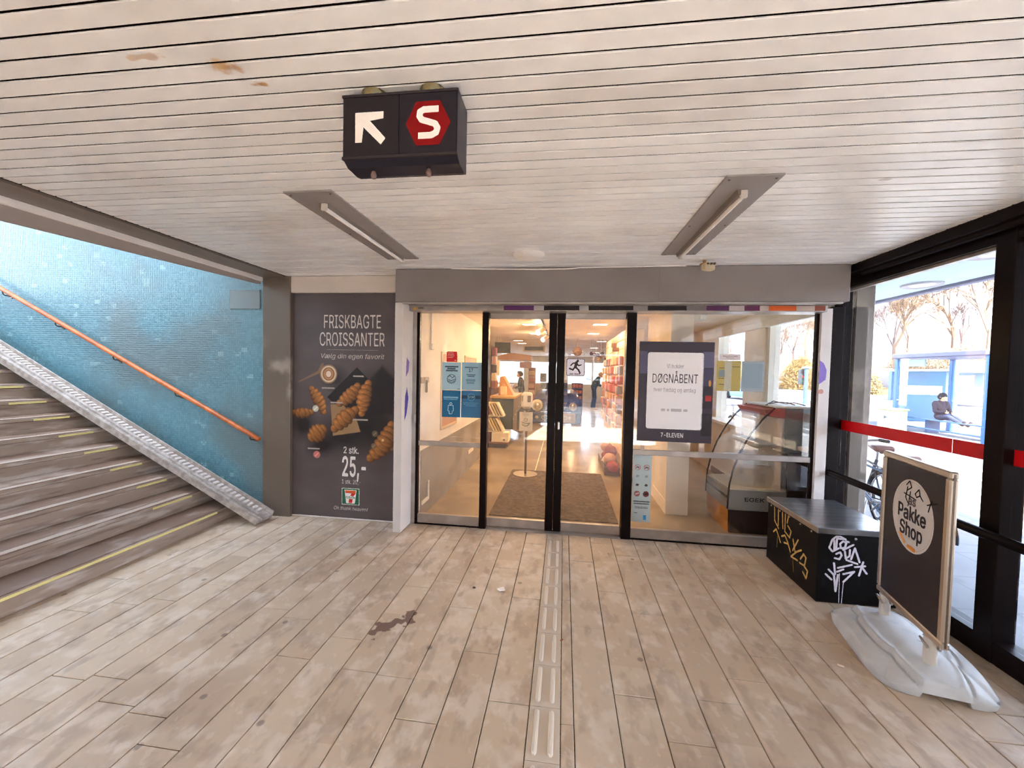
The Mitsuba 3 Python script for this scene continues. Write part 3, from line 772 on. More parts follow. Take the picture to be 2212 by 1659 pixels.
part(t, 'band', bx(-0.957, -0.769, 3.6938, 3.6944, 1.225, 1.257), 'satin', lin(24, 66, 100))
part(t, 'emblem', on_plane(extr(Point(-0.862, 1.24).buffer(0.036).difference(Point(-0.862, 1.24).buffer(0.032)), 0.0006), (0, 3.6938, 0)), 'satin', lin(110, 158, 184))
part(t, 'lettering', lettering('STOP', 0.018, (-0.862, 3.6936, 1.232), w=0.056, bold=True, depth=0.0006), 'satin', lin(150, 186, 204))
bars(t, [(-0.94, -0.79, 1.186, 0.006), (-0.935, -0.80, 1.172, 0.006), (-0.92, -0.81, 1.158, 0.006)], lin(96, 146, 172))

t = sheet('running_man_sign', 'white square sign with a black running figure on the right door leaf', 0.020, 0.190, 1.462, 1.624, lin(236, 230, 238), y=3.7355, r=0.016)
part(t, 'border', on_plane(extr(rrect(0.022, 0.188, 1.464, 1.622, 0.015).difference(rrect(0.027, 0.183, 1.469, 1.617, 0.011)), 0.0006), (0, 3.7343, 0)), 'satin', lin(62, 46, 62))
run = shapely.union_all([Point(0.124, 1.602).buffer(0.0115), LineString([(0.112, 1.585), (0.104, 1.545)]).buffer(0.013), LineString([(0.112, 1.583), (0.082, 1.580), (0.062, 1.560)]).buffer(0.0055), LineString([(0.116, 1.580), (0.132, 1.558), (0.154, 1.566)]).buffer(0.0055),
                         LineString([(0.100, 1.545), (0.082, 1.520), (0.052, 1.530)]).buffer(0.0075), LineString([(0.106, 1.545), (0.132, 1.520), (0.146, 1.492)]).buffer(0.0075)])
part(t, 'figure', on_plane(extr(run, 0.0008), (0, 3.7343, 0)), 'satin', lin(40, 20, 22), label='black running figure')
bars(t, [(0.052, 0.085, 1.481, 0.009), (0.095, 0.145, 1.481, 0.009)], lin(120, 100, 116), y=3.7343)

t = thing('opening_hours_poster', 'dark framed window poster announcing round the clock opening, right of the doors', 'poster')
part(t, 'sheet', bx(0.664, 1.298, 3.692, 3.6945, 0.896, 1.785, 0.001), 'satin', lin(58, 48, 58))
for z0, z1, c in ((1.56, 1.70, (96, 92, 116)), (1.40, 1.55, (66, 60, 84)), (1.20, 1.40, (44, 36, 44)), (0.96, 1.16, (38, 30, 34))):
    part(t, 'picture_patch', bx(1.205, 1.295, 3.6912, 3.692, z0, z1), 'satin', lin(*c))
part(t, 'picture_patch', on_plane(extr(Point(0, 0).buffer(0.01).buffer(0.001), 0.0006), (1.268, 3.6912, 1.425), (1, 0, 0), (0, 0, 2.6)), 'satin', lin(200, 140, 60))
part(t, 'picture_patch', bx(1.235, 1.285, 3.6902, 3.6912, 1.268, 1.318), 'satin', lin(176, 50, 44))
part(t, 'picture_patch', bx(0.668, 0.735, 3.6912, 3.692, 1.50, 1.70), 'satin', lin(84, 80, 104))
part(t, 'white_field', on_plane(extr(rrect(0.738, 1.213, 1.010, 1.690, 0.022), 0.0008), (0, 3.692, 0)), 'satin', lin(232, 226, 224))
part(t, 'lettering', lettering('Vi holder', 0.036, (0.975, 3.6912, 1.552), w=0.145, depth=0.0006), 'satin', lin(140, 132, 132))
part(t, 'lettering', lettering('DØGNÅBENT', 0.078, (0.977, 3.6912, 1.422), w=0.385, depth=0.0006), 'satin', lin(44, 34, 38))
part(t, 'lettering', lettering('hver fredag og lørdag', 0.036, (0.975, 3.6912, 1.342), w=0.355, depth=0.0006), 'satin', lin(156, 146, 146))
bars(t, [(0.865, 0.90, 1.180, 0.022), (0.915, 0.935, 1.180, 0.02), (0.95, 1.04, 1.180, 0.026), (1.055, 1.09, 1.180, 0.02)], lin(184, 174, 174), y=3.6912)
part(t, 'lettering', lettering('7-ELEVEN', 0.038, (0.965, 3.692, 0.938), w=0.19, bold=True, depth=0.0008), 'satin', lin(214, 206, 204))

t = sheet('yellow_notice', 'yellow folded notice on the shop window beside the opening hours poster', 1.322, 1.520, 1.362, 1.625, lin(172, 152, 82))
part(t, 'fold', bx(1.385, 1.445, 3.6938, 3.6945, 1.364, 1.623), 'satin', lin(178, 172, 150))
bars(t, [(1.345, 1.385, 1.562, 0.005), (1.342, 1.385, 1.472, 0.005), (1.342, 1.385, 1.42, 0.005), (1.45, 1.512, 1.574, 0.004)], lin(60, 54, 36), y=3.6941)
part(t, 'grey_block', bx(1.340, 1.388, 3.6936, 3.6941, 1.485, 1.545), 'satin', lin(120, 130, 130))
t = sheet('small_white_notice', 'small pinkish white strip notice above the yellow notice', 1.342, 1.513, 1.631, 1.684, lin(206, 192, 188))
bars(t, [(1.368, 1.488, 1.666, 0.006), (1.395, 1.462, 1.651, 0.005)], lin(150, 130, 130))
t = sheet('grey_notice', 'greyish blue notice on the shop window right of the yellow notice', 1.527, 1.712, 1.362, 1.624, lin(150, 156, 158))
part(t, 'picture', bx(1.535, 1.695, 3.6938, 3.6944, 1.392, 1.606), 'satin', lin(130, 146, 154))
t = sheet('house_rules_sheet', 'pale sheet of small prohibition pictograms at the bottom left of the shop window', 0.640, 0.803, 0.158, 0.766, lin(176, 190, 190))
for r, z in enumerate((0.655, 0.575, 0.495, 0.415)):
    for q, x in enumerate((0.682, 0.760)):
        if r == 0:
            pic = shapely.union_all([Point(x, z).buffer(0.026, quad_segs=6).difference(Point(x, z).buffer(0.022, quad_segs=6)), LineString([(x - 0.016, z + 0.016), (x + 0.016, z - 0.016)]).buffer(0.002)])
            part(t, 'pictogram', on_plane(extr(pic, 0.0006), (0, 3.6941, 0)), 'satin', lin(176, 90, 84))
            part(t, 'pictogram', on_plane(extr(LineString([(x - 0.014, z - 0.006), (x, z + 0.004), (x + 0.012, z - 0.002)]).buffer(0.004), 0.0008), (0, 3.6941, 0)), 'satin', lin(70, 60, 60))
        elif r == 3:
            part(t, 'pictogram', on_plane(extr(Point(x, z).buffer(0.026, quad_segs=6), 0.0006), (0, 3.6941, 0)), 'satin', lin(96, 40, 40) if q else lin(150, 90, 88))
            part(t, 'pictogram', on_plane(extr(LineString([(x - 0.01, z - 0.004), (x + 0.012, z + 0.006)]).buffer(0.006), 0.0008), (0, 3.6941, 0)), 'satin', lin(40, 30, 32) if q else lin(190, 170, 166))
        else:
            part(t, 'pictogram', on_plane(extr(Polygon([(x - 0.016, z), (x - 0.004, z + 0.012), (x + 0.016, z + 0.006), (x + 0.010, z - 0.010), (x - 0.010, z - 0.010)]), 0.0006), (0, 3.6941, 0)), 'satin', lin(140, 146, 148) if r == 1 else lin(70, 56, 56))
bars(t, [(0.652, 0.795, 0.345, 0.012), (0.655, 0.79, 0.325, 0.012), (0.665, 0.78, 0.295, 0.005), (0.665, 0.78, 0.284, 0.005), (0.66, 0.69, 0.24, 0.006)], lin(96, 104, 106), y=3.6941)
part(t, 'blue_square', bx(0.742, 0.768, 3.6935, 3.6941, 0.180, 0.222), 'satin', lin(60, 150, 200))

# ================================================================== black cabinet with sprayed tags
cb = thing('black_cabinet', 'low black cabinet with steel top and sprayed tags in the corner by the glass wall', 'cabinet')
BX0, BX1, BY0, BY1, BZ = 1.70, 2.19, 2.86, 3.52, 0.462
part(cb, 'body', bx(BX0 + 0.004, BX1, BY0 + 0.004, BY1, 0.003, BZ, 0.004), 'black_panel')
part(cb, 'steel_top', bx(BX0 - 0.012, BX1 + 0.01, BY0 - 0.012, BY1, 0.468, 0.508, 0.004), 'brushed', label='folded brushed steel top')
part(cb, 'base_gap', bx(BX0 + 0.002, BX1 + 0.002, BY0 + 0.002, BY1, BZ - 0.004, 0.470), 'black_panel')
for y in (3.46, 3.33, 3.20, 3.06, 2.93):
    part(cb, 'screw', lathe([(0, 0.006), (0.004, 0.0055), (0.0065, 0.003), (0.007, 0.0)], 10, (0, 0, 0)).apply_transform(np.array([[0, 0, -1, BX0 - 0.0], [0, 1, 0, y], [1, 0, 0, 0.452], [0, 0, 0, 1.0]])), 'metal', lin(206, 186, 150))
part(cb, 'screw', lathe([(0, 0.006), (0.005, 0.0055), (0.008, 0.003), (0.0085, 0.0)], 10, (0, 0, 0)).apply_transform(np.array([[1, 0, 0, 1.926], [0, 0, -1, BY0], [0, 1, 0, 0.444], [0, 0, 0, 1.0]])), 'metal', lin(214, 210, 210))
WG = [[(1.82, 0.457), (1.789, 0.428), (1.773, 0.374), (1.793, 0.349), (1.829, 0.373)], [(1.827, 0.458), (1.869, 0.436), (1.821, 0.438), (1.827, 0.458)], [(1.801, 0.423), (1.804, 0.361)], [(1.817, 0.435), (1.815, 0.372)], [(1.837, 0.405), (1.855, 0.422), (1.874, 0.413), (1.867, 0.381), (1.843, 0.374), (1.837, 0.405)], [(1.858, 0.365), (1.917, 0.403)], [(1.874, 0.424), (1.888, 0.419)], [(1.817, 0.335), (1.84, 0.348), (1.85, 0.328), (1.837, 0.3), (1.809, 0.306)], [(1.868, 0.355), (1.875, 0.309), (1.897, 0.326), (1.898, 0.368)], [(1.907, 0.306), (1.927, 0.381), (1.959, 0.29)], [(1.933, 0.256), (1.993, 0.267)], [(1.98, 0.292), (1.959, 0.201)], [(1.97, 0.265), (2.004, 0.218)], [(1.88, 0.299), (1.946, 0.278)], [(1.806, 0.272), (1.816, 0.199)], [(1.831, 0.242), (1.914, 0.27)], [(1.827, 0.216), (1.864, 0.235)], [(1.865, 0.203), (1.93, 0.225), (1.868, 0.151)], [(1.775, 0.227), (1.809, 0.193), (1.823, 0.084), (1.833, 0.195)], [(1.759, 0.194), (1.796, 0.16)]]
part(cb, 'white_tag', on_plane(ribbon(WG, 0.0125), (0, BY0 + 0.004, 0)), 'matte', lin(216, 212, 226), label='white sprayed tag')
part(cb, 'paint_drip', on_plane(ribbon([[(1.842, 0.206), (1.846, 0.01)], [(1.868, 0.151), (1.862, 0.006)]], 0.0045), (0, BY0 + 0.004, 0)), 'matte', lin(210, 206, 220), label='white paint drips')
GG = [[(3.422, 0.458), (3.411, 0.346), (3.349, 0.307)], [(3.362, 0.450), (3.357, 0.329)], [(3.305, 0.448), (3.289, 0.331)], [(3.261, 0.452), (3.261, 0.33)], [(3.22, 0.452), (3.234, 0.394)], [(3.222, 0.375), (3.178, 0.351), (3.195, 0.297), (3.26, 0.318)], [(3.422, 0.253), (3.383, 0.288), (3.344, 0.247), (3.313, 0.211)], [(3.3, 0.265), (3.258, 0.289), (3.223, 0.261), (3.176, 0.199)], [(3.264, 0.231), (3.211, 0.242)], [(3.149, 0.304), (3.117, 0.225)], [(3.086, 0.325), (3.147, 0.223)], [(3.164, 0.169), (3.098, 0.234), (3.043, 0.27)], [(3.164, 0.169), (3.084, 0.177)], [(3.048, 0.206), (3.014, 0.255), (2.985, 0.241), (2.999, 0.179), (3.055, 0.174)], [(2.998, 0.174), (2.961, 0.159), (2.975, 0.103), (3.013, 0.127)]]
GG = [[(-y, z) for y, z in s] for s in GG]
part(cb, 'gold_tag', on_plane(ribbon(GG, 0.0135), (BX0 + 0.004, 0, 0), (0, -1, 0), (0, 0, 1)), 'matte', lin(186, 148, 84), label='gold sprayed tag')
part(cb, 'paint_drip', on_plane(ribbon([[(-3.36, 0.24), (-3.36, 0.153)], [(-3.142, 0.17), (-3.126, 0.076)]], 0.005), (BX0 + 0.004, 0, 0), (0, -1, 0), (0, 0, 1)), 'matte', lin(140, 108, 60), label='gold paint drips')

# ================================================================== pavement sign on a plastic base
ps = thing('pavement_sign', 'black framed pavement sign with a round white label on a grey plastic base', 'sign')
ang = math.atan2(0.083, 0.398)                       # the sign's long axis, from the Y axis towards X
ax = np.array([math.sin(ang), math.cos(ang), 0.0])   # away from the camera
px = np.array([math.cos(ang), -math.sin(ang), 0.0])  # to the window side
cen = np.array([1.865, 2.385, 0.0])
def loc(u, v, z):                                     # u along the sign, v across
    return cen + ax * u + px * v + np.array([0, 0, z])
def base_mesh(ins=0.0):
    hl, hw = 0.345, 0.245
    nu, nv = 72, 60
    us, vs = np.linspace(-1, 1, nu), np.linspace(-1, 1, nv)
    top, bot = [], []
    for a in us:
        for b in vs:
            s = max(abs(a), abs(b)); q = (abs(a) ** 5 + abs(b) ** 5) ** (1 / 5) + 1e-9
            uu, vv = a * s / q, b * s / q
            bulge = 1 + 0.05 * (1 - b * b) * np.sign(1)
            z = 0.118 - 0.062 * abs(a) ** 2.4 - 0.05 * abs(b) ** 3.0 + 0.016 * math.exp(-((b) / 0.38) ** 4)
            arc = 0.66 - 0.30 * abs(a) ** 2          # moulded arcs on both sides
            for sg_ in (-1, 1):
                z -= 0.014 * math.exp(-((b - sg_ * arc) / 0.035) ** 2) - 0.010 * math.exp(-((b - sg_ * (arc - 0.09)) / 0.06) ** 2)
            if s > 0.93:
                z = 0.030 + (z - 0.030) * math.sqrt(max(0, 1 - ((s - 0.93) / 0.07) ** 2)) * 0.85 + (z - 0.03) * 0.15 * (1 - (s - 0.93) / 0.07)
            p = loc(uu * hl, vv * hw * bulge, z)
            top.append(p)
            notch = 0.030 if (abs(b) < 0.36 and abs(a) > 0.80) else 0.002
            bot.append(loc(uu * hl * 0.985, vv * hw * 0.985, min(notch, z - 0.004)))
    v = np.array(top + bot)
    f = []
    N = nu * nv
    def q4(a, b, c, d_, flip):
        return [[a, b, c], [a, c, d_]] if not flip else [[a, c, b], [a, d_, c]]
    for i in range(nu - 1):
        for j in range(nv - 1):
            a = i * nv + j
            f += q4(a, a + 1, a + nv + 1, a + nv, False)
            f += q4(N + a, N + a + 1, N + a + nv + 1, N + a + nv, True)
    rim = [i * nv for i in range(nu)] + [(nu - 1) * nv + j for j in range(1, nv)] + [i * nv + nv - 1 for i in range(nu - 2, -1, -1)] + [j for j in range(nv - 2, 0, -1)]
    for a, b in zip(rim, rim[1:] + rim[:1]):
        f += [[a, b, N + b], [a, N + b, N + a]]
    m = M(v, f)
    m.fix_normals()
    return m
part(ps, 'base', base_mesh(), 'grey_plastic', smooth=40, label='domed light grey plastic base')
for u in (-0.215, 0.19):
    part(ps, 'post', cat([cyl(loc(u, 0, 0.10), loc(u, 0, 0.235), 0.026, 18)]), 'satin', lin(196, 188, 178), 40)
    part(ps, 'spring_clip', cat([tube([loc(u - 0.055, 0.005, 0.205), loc(u - 0.03, 0.012, 0.222), loc(u + 0.02, 0.012, 0.222), loc(u + 0.05, 0.0, 0.218)], 0.008, 8), tube([loc(u - 0.03, -0.026, 0.196), loc(u, -0.03, 0.210), loc(u + 0.03, -0.026, 0.215)], 0.006, 8)]), 'shiny', lin(190, 186, 180), 40)
part(ps, 'filler_cap', lathe([(0.034, 0.118), (0.034, 0.130), (0.022, 0.133), (0.02, 0.126), (0.0, 0.126)], 20, tuple(loc(-0.05, 0.04, 0))), 'satin', lin(120, 124, 140), 40)
part(ps, 'filler_cap', lathe([(0.030, 0.122), (0.030, 0.132), (0.0, 0.134)], 20, tuple(loc(0.07, -0.01, 0))), 'satin', lin(176, 178, 178), 40)
U0, U1, Z0, Z1, TH = -0.315, 0.255, 0.232, 1.075, 0.017
def slab(u0, u1, v0, v1, z0, z1, c=0.0):
    m = bx(u0, u1, v0, v1, z0, z1, c)
    v = np.asarray(m.vertices)
    f = m.faces[:, ::-1]
    return M(cen + v[:, :1] * ax + v[:, 1:2] * px + v[:, 2:3] * EZ, f)
fw = 0.034
for nm, args in (('top', (U0, U1, -TH, TH, Z1 - fw, Z1)), ('bottom', (U0, U1, -TH, TH, Z0, Z0 + fw)), ('near', (U0, U0 + fw, -TH, TH, Z0 + fw, Z1 - fw)), ('far', (U1 - fw, U1, -TH, TH, Z0 + fw, Z1 - fw))):
    part(ps, 'frame_bar', slab(*args, 0.006), 'metal', lin(206, 190, 172))
part(ps, 'edge_groove', slab(U0 - 0.001, U0 + 0.001, -0.004, 0.004, Z0 + 0.01, Z1 - 0.01), 'metal', lin(120, 110, 102))
part(ps, 'panel', slab(U0 + fw - 0.002, U1 - fw + 0.002, -0.010, 0.010, Z0 + fw - 0.002, Z1 - fw + 0.002), 'satin', lin(36, 28, 29))
# the face towards the hall: reading direction runs towards the camera
fo, fx = loc(0, -0.0105, 0), -ax
uc, zc = -0.036, 0.775
part(ps, 'disc', on_plane(extr(Point(0, 0).buffer(1, quad_segs=16), 0.0008), fo + ax * uc + EZ * zc, fx * 0.175, EZ * 0.192), 'matte', lin(204, 194, 184), label='round white label')
part(ps, 'disc_ring', on_plane(extr(Point(0, 0).buffer(0.94, quad_segs=16).difference(Point(0, 0).buffer(0.925, quad_segs=16)), 0.0014), fo + ax * uc + EZ * zc, fx * 0.175, EZ * 0.192), 'matte', lin(188, 170, 150))
fo2 = loc(0, -0.0115, 0)
for s, h, z, w, c in (('as', 0.045, 0.832, 0.062, (90, 78, 74)), ('Pakke', 0.072, 0.748, 0.236, (52, 46, 48)), ('Shop', 0.072, 0.660, 0.192, (52, 46, 48))):
    part(ps, 'lettering', lettering(s, h, fo2 + ax * (uc + 0.002) + EZ * z, fx, EZ, w=w, bold=True, depth=0.0008), 'matte', lin(*c))
part(ps, 'orange_mark', on_plane(ribbon([[(-0.095, 0.655), (-0.075, 0.635)], [(-0.07, 0.632), (-0.05, 0.618)]], 0.016), fo2 + ax * uc + EZ * 0.0, fx, EZ), 'matte', lin(216, 150, 92))
part(ps, 'orange_mark', on_plane(ribbon([[(-0.015, 0.607), (0.035, 0.604)]], 0.02), fo2 + ax * uc, fx, EZ), 'matte', lin(222, 140, 60))
SCR = [[(-0.055, 0.93), (-0.03, 0.955), (-0.012, 0.925), (-0.05, 0.90)], [(-0.045, 0.92), (-0.06, 0.86), (-0.03, 0.83)], [(-0.075, 0.88), (0.03, 0.87)], [(-0.02, 0.90), (-0.035, 0.82)], [(0.02, 0.90), (0.05, 0.93), (0.06, 0.90), (0.035, 0.885), (0.02, 0.90)], [(0.06, 0.90), (0.085, 0.88)], [(0.12, 0.87), (0.19, 0.90)], [(0.15, 0.90), (0.13, 0.84)]]
part(ps, 'scribble', on_plane(ribbon(SCR, 0.0055), fo2 + ax * uc, fx, EZ), 'matte', lin(24, 16, 18), label='black marker scribble')

# ================================================================== litter
pp = RNG.rand(18, 3) * [0.062, 0.05, 0.018] + [-0.415, 2.62, 0.001]
one('crumpled_paper', hull(pp), 'small crumpled white scrap of paper on the floor left of the guide tiles', 'litter', 'matte', lin(232, 224, 216))
one('cigarette_end', cat([cyl((1.452, 2.240, 0.006), (1.474, 2.224, 0.006), 0.0055, 8)]), 'pale cigarette end on the floor left of the pavement sign', 'litter', 'matte', lin(216, 196, 178))
one('dead_leaf', hull(RNG.rand(10, 3) * [0.022, 0.018, 0.006] + [0.015, 2.195, 0.003]), 'tiny brown leaf on the edge of a guide tile', 'leaf', 'matte', lin(140, 76, 44))
one('chewing_gum', lathe([(0.012, 0.0), (0.010, 0.003), (0.0, 0.004)], 10, (-0.575, 2.655, 0.0)), 'flat dark spot of old gum on the floor left of the paper scrap', 'gum', 'matte', lin(84, 66, 58))

# ================================================================== people
def ball(p, r, n=1):
    s = trimesh.creation.icosphere(subdivisions=n, radius=1.0)
    return np.asarray(s.vertices) * r + np.asarray(p, float)
def figure(name, label, bones, at, heading, hair=None, group=None, edge=0.022):
    """bones: (p, rp, q, rq, colour) in a frame with x forward, y left, z up"""
    parts_, segs = [], []
    for p, rp, q, rq, c in bones:
        parts_.append(manifold3d.Manifold.hull_points(np.vstack([ball(p, rp), ball(q, rq)]).tolist()))
        segs.append((np.array(p, float), np.array(q, float), rp, rq, np.array(c, float)))
    m = manifold3d.Manifold.batch_boolean(parts_, manifold3d.OpType.Add).refine_to_length(edge).to_mesh()
    tm = trimesh.Trimesh(m.vert_properties[:, :3], m.tri_verts)
    tm = trimesh.smoothing.filter_taubin(tm, lamb=0.5, nu=0.52, iterations=6)
    v = np.asarray(tm.vertices)
    best, col = np.full(len(v), 9.0), np.zeros((len(v), 3))
    for p, q, rp, rq, c in segs:
        d = q - p
        t = np.clip(((v - p) @ d) / max(d @ d, 1e-9), 0, 1)
        dist = np.linalg.norm(v - p - t[:, None] * d, axis=1) - (rp + (rq - rp) * t)
        w = dist < best
        best[w], col[w] = dist[w], c
    k = thing(name, label, 'person', group)
    Rm = rotz(heading, at)
    part(k, 'body', xform(M(v, tm.faces), Rm), 'matte', col, True)
    if hair is not None:
        pts, c, nm = hair
        part(k, nm, xform(hull(np.vstack([ball(p, r) for p, r in pts])), Rm), 'matte', c, 60)
    return k
def hand(wrist, dirv, side, c, s=0.9):
    """palm and five bent fingers"""
    d = np.asarray(dirv, float) / np.linalg.norm(dirv)
    side = np.asarray(side, float)
    side = side - d * (side @ d); side /= np.linalg.norm(side)
    nn = np.cross(d, side)
    w = np.asarray(wrist, float)
    out = [(w, 0.024 * s, w + d * 0.07 * s + side * 0.016 * s, 0.020 * s, c), (w, 0.024 * s, w + d * 0.07 * s - side * 0.016 * s, 0.020 * s, c)]
    for i, (o, l) in enumerate(((-0.030, 0.052), (-0.010, 0.066), (0.010, 0.070), (0.030, 0.062))):
        a = w + d * 0.075 * s + side * o * s
        b = a + (d * 0.8 + nn * 0.5) * l * 0.55 * s
        e = b + (d * 0.4 + nn * 0.9) * l * 0.5 * s
        out += [(a, 0.010 * s, b, 0.009 * s, c), (b, 0.009 * s, e, 0.0075 * s, c)]
    a = w + d * 0.025 * s + side * 0.028 * s
    out += [(a, 0.012 * s, a + (d * 0.6 + side * 0.7 + nn * 0.4) * 0.045 * s, 0.009 * s, c)]
    return out
def head(c0, up, fwd, r, c):
    c0, up, fwd = (np.asarray(q, float) for q in (c0, up, fwd))
    lf = np.cross(up, fwd)
    return [(c0 + up * 0.35 * r, 0.86 * r, c0 - up * 0.35 * r + fwd * 0.18 * r, 0.66 * r, c), (c0 + fwd * 0.92 * r - up * 0.05 * r, 0.14 * r, c0 + fwd * 1.05 * r - up * 0.28 * r, 0.15 * r, c),
            (c0 - up * 0.75 * r + fwd * 0.5 * r, 0.3 * r, c0 - up * 0.6 * r + fwd * 0.55 * r, 0.32 * r, c)] + \
           [(c0 + lf * s * 0.84 * r + up * 0.05 * r, 0.14 * r, c0 + lf * s * 0.86 * r - up * 0.2 * r, 0.10 * r, c) for s in (-1, 1)]

# ================================================================== shop interior
ZS = 2.25
struct('floor_shop', 'polished beige floor of the shop', bx(-4.6, 2.45, 3.72, 20.1, -0.2, 0.0), 'shop_floor')
struct('ceiling_shop', 'cream ceiling of the shop', cat([bx(-4.6, 2.45, 3.76, 20.1, ZS, ZS + 0.2)]), 'plaster')
wl = struct('wall_shop_left', 'cream wall inside the shop on the left with a grey lower part', cat([bx(-1.55, -1.392, 3.78, 6.95, 0.0, ZS)]), 'plaster')
part(wl, 'dado', bx(-1.392, -1.386, 3.80, 6.95, 0.0, 0.685, 0.001), 'dado', label='grey painted lower part')
part(wl, 'heater_strip', bx(-1.386, -1.372, 3.82, 4.02, 0.13, 0.17, 0.003), 'satin', lin(222, 214, 200))
part(wl, 'heater_strip', bx(-1.386, -1.372, 4.00, 4.03, 0.13, 0.33, 0.003), 'satin', lin(222, 214, 200))
part(wl, 'socket', bx(-1.386, -1.375, 5.78, 6.12, 0.235, 0.295, 0.004), 'satin', lin(226, 218, 204))
part(wl, 'corner_strip', bx(-1.40, -1.382, 6.93, 6.96, 0.0, 1.05, 0.002), 'satin', lin(236, 228, 216))
struct('wall_shop_far_left', 'cream rear left wall of the shop', cat([bx(-4.7, -4.5, 6.9, 20.1, 0, ZS), bx(-4.6, -1.5, 6.75, 6.95, 0, ZS)]), 'plaster')
one('cable_duct', cat([bx(-1.392, -1.376, 4.045, 4.06, 1.76, ZS, 0.002), bx(-1.392, -1.36, 4.02, 4.085, 1.70, 1.765, 0.004)]), 'white cable duct with a junction box high on the left shop wall', 'cable duct', 'satin', lin(214, 204, 190))
wpn = thing('wall_panel', 'small metal alarm panel on the left shop wall near the glass', 'panel')
part(wpn, 'plate', bx(-1.392, -1.378, 3.76, 3.86, 1.355, 1.415, 0.003), 'metal', lin(170, 156, 130))
part(wpn, 'plate', bx(-1.392, -1.380, 3.88, 4.00, 1.36, 1.415, 0.003), 'metal', lin(190, 176, 150))
part(wpn, 'latch', bx(-1.386, -1.37, 3.90, 3.93, 1.26, 1.385, 0.003), 'metal', lin(140, 124, 100))
for (y0, y1, z0, z1, lab) in ((4.42, 5.10, 0.80, 1.70, 'pale framed poster on the left shop wall behind the glass notices'), (5.50, 6.25, 1.15, 1.70, 'second pale frame on the left shop wall, farther from the glass')):
    fr = thing('wall_frame', lab, 'picture frame')
    part(fr, 'frame', cat([bx(-1.392, -1.376, y0, y0 + 0.03, z0, z1, 0.002), bx(-1.392, -1.376, y1 - 0.03, y1, z0, z1, 0.002), bx(-1.392, -1.376, y0, y1, z0, z0 + 0.03, 0.002), bx(-1.392, -1.376, y0, y1, z1 - 0.03, z1, 0.002)]), 'satin', lin(214, 190, 156))
    part(fr, 'picture', bx(-1.392, -1.383, y0 + 0.03, y1 - 0.03, z0 + 0.03, z1 - 0.03), 'satin', lin(196, 150, 112))
    part(fr, 'picture_field', bx(-1.383, -1.3815, y0 + 0.10, y1 - 0.10, z0 + (z1 - z0) * 0.45, z1 - 0.10), 'satin', lin(222, 206, 184))
one('entrance_mat', bx(-0.735, 0.575, 4.03, 5.96, 0.0, 0.010, 0.004), 'large brown entrance mat behind the sliding doors', 'mat', 'mat_pile')
one('floor_line', bx(-0.398, -0.384, 5.98, 8.6, 0.0, 0.002), 'thin pale line on the shop floor beyond the mat', 'floor marking', 'matte', lin(226, 208, 168))

# hand sanitiser stand
sz = thing('sanitizer_stand', 'hand sanitizer dispenser on a thin steel stand on the entrance mat', 'sanitizer stand')
part(sz, 'base_plate', lathe([(0.0, 0.011), (0.175, 0.011), (0.18, 0.016), (0.175, 0.021), (0.0, 0.022)], 32, (-0.515, 5.70, 0)), 'metal', lin(166, 150, 128), 40)
part(sz, 'pole', cyl((-0.515, 5.71, 0.02), (-0.515, 5.71, 0.98), 0.016, 16), 'metal', lin(120, 100, 76), 40)
part(sz, 'sign_plate', bx(-0.617, -0.426, 5.685, 5.692, 0.638, 0.912, 0.002), 'satin', lin(226, 216, 196))
hs = shapely.union_all([Point(-0.523, 0.80).buffer(0.030).difference(Point(-0.523, 0.80).buffer(0.024)), LineString([(-0.577, 0.735), (-0.55, 0.712), (-0.50, 0.712), (-0.465, 0.755), (-0.50, 0.75), (-0.545, 0.757)]).buffer(0.004), LineString([(-0.575, 0.77), (-0.555, 0.755)]).buffer(0.004), Point(-0.533, 0.805).buffer(0.006), Point(-0.508, 0.80).buffer(0.006), Point(-0.52, 0.785).buffer(0.005)])
part(sz, 'hand_drawing', on_plane(extr(hs, 0.0008), (0, 5.685, 0)), 'satin', lin(70, 78, 70), label='drawing of hands')
part(sz, 'text_line', bx(-0.565, -0.48, 5.6842, 5.685, 0.868, 0.874), 'satin', lin(150, 146, 132))
part(sz, 'text_line', bx(-0.55, -0.495, 5.6842, 5.685, 0.85, 0.856), 'satin', lin(150, 146, 132))
part(sz, 'dispenser', bx(-0.588, -0.432, 5.62, 5.74, 0.965, 1.196, 0.03), 'satin', lin(228, 218, 200), label='white dispenser housing')
part(sz, 'window', bx(-0.500, -0.452, 5.612, 5.63, 1.06, 1.150, 0.004), 'gloss', lin(110, 92, 70))
part(sz, 'window', bx(-0.578, -0.562, 5.612, 5.63, 1.07, 1.150, 0.004), 'gloss', lin(150, 132, 106))
part(sz, 'tray', bx(-0.565, -0.455, 5.62, 5.72, 0.935, 0.965, 0.008), 'satin', lin(90, 76, 58))

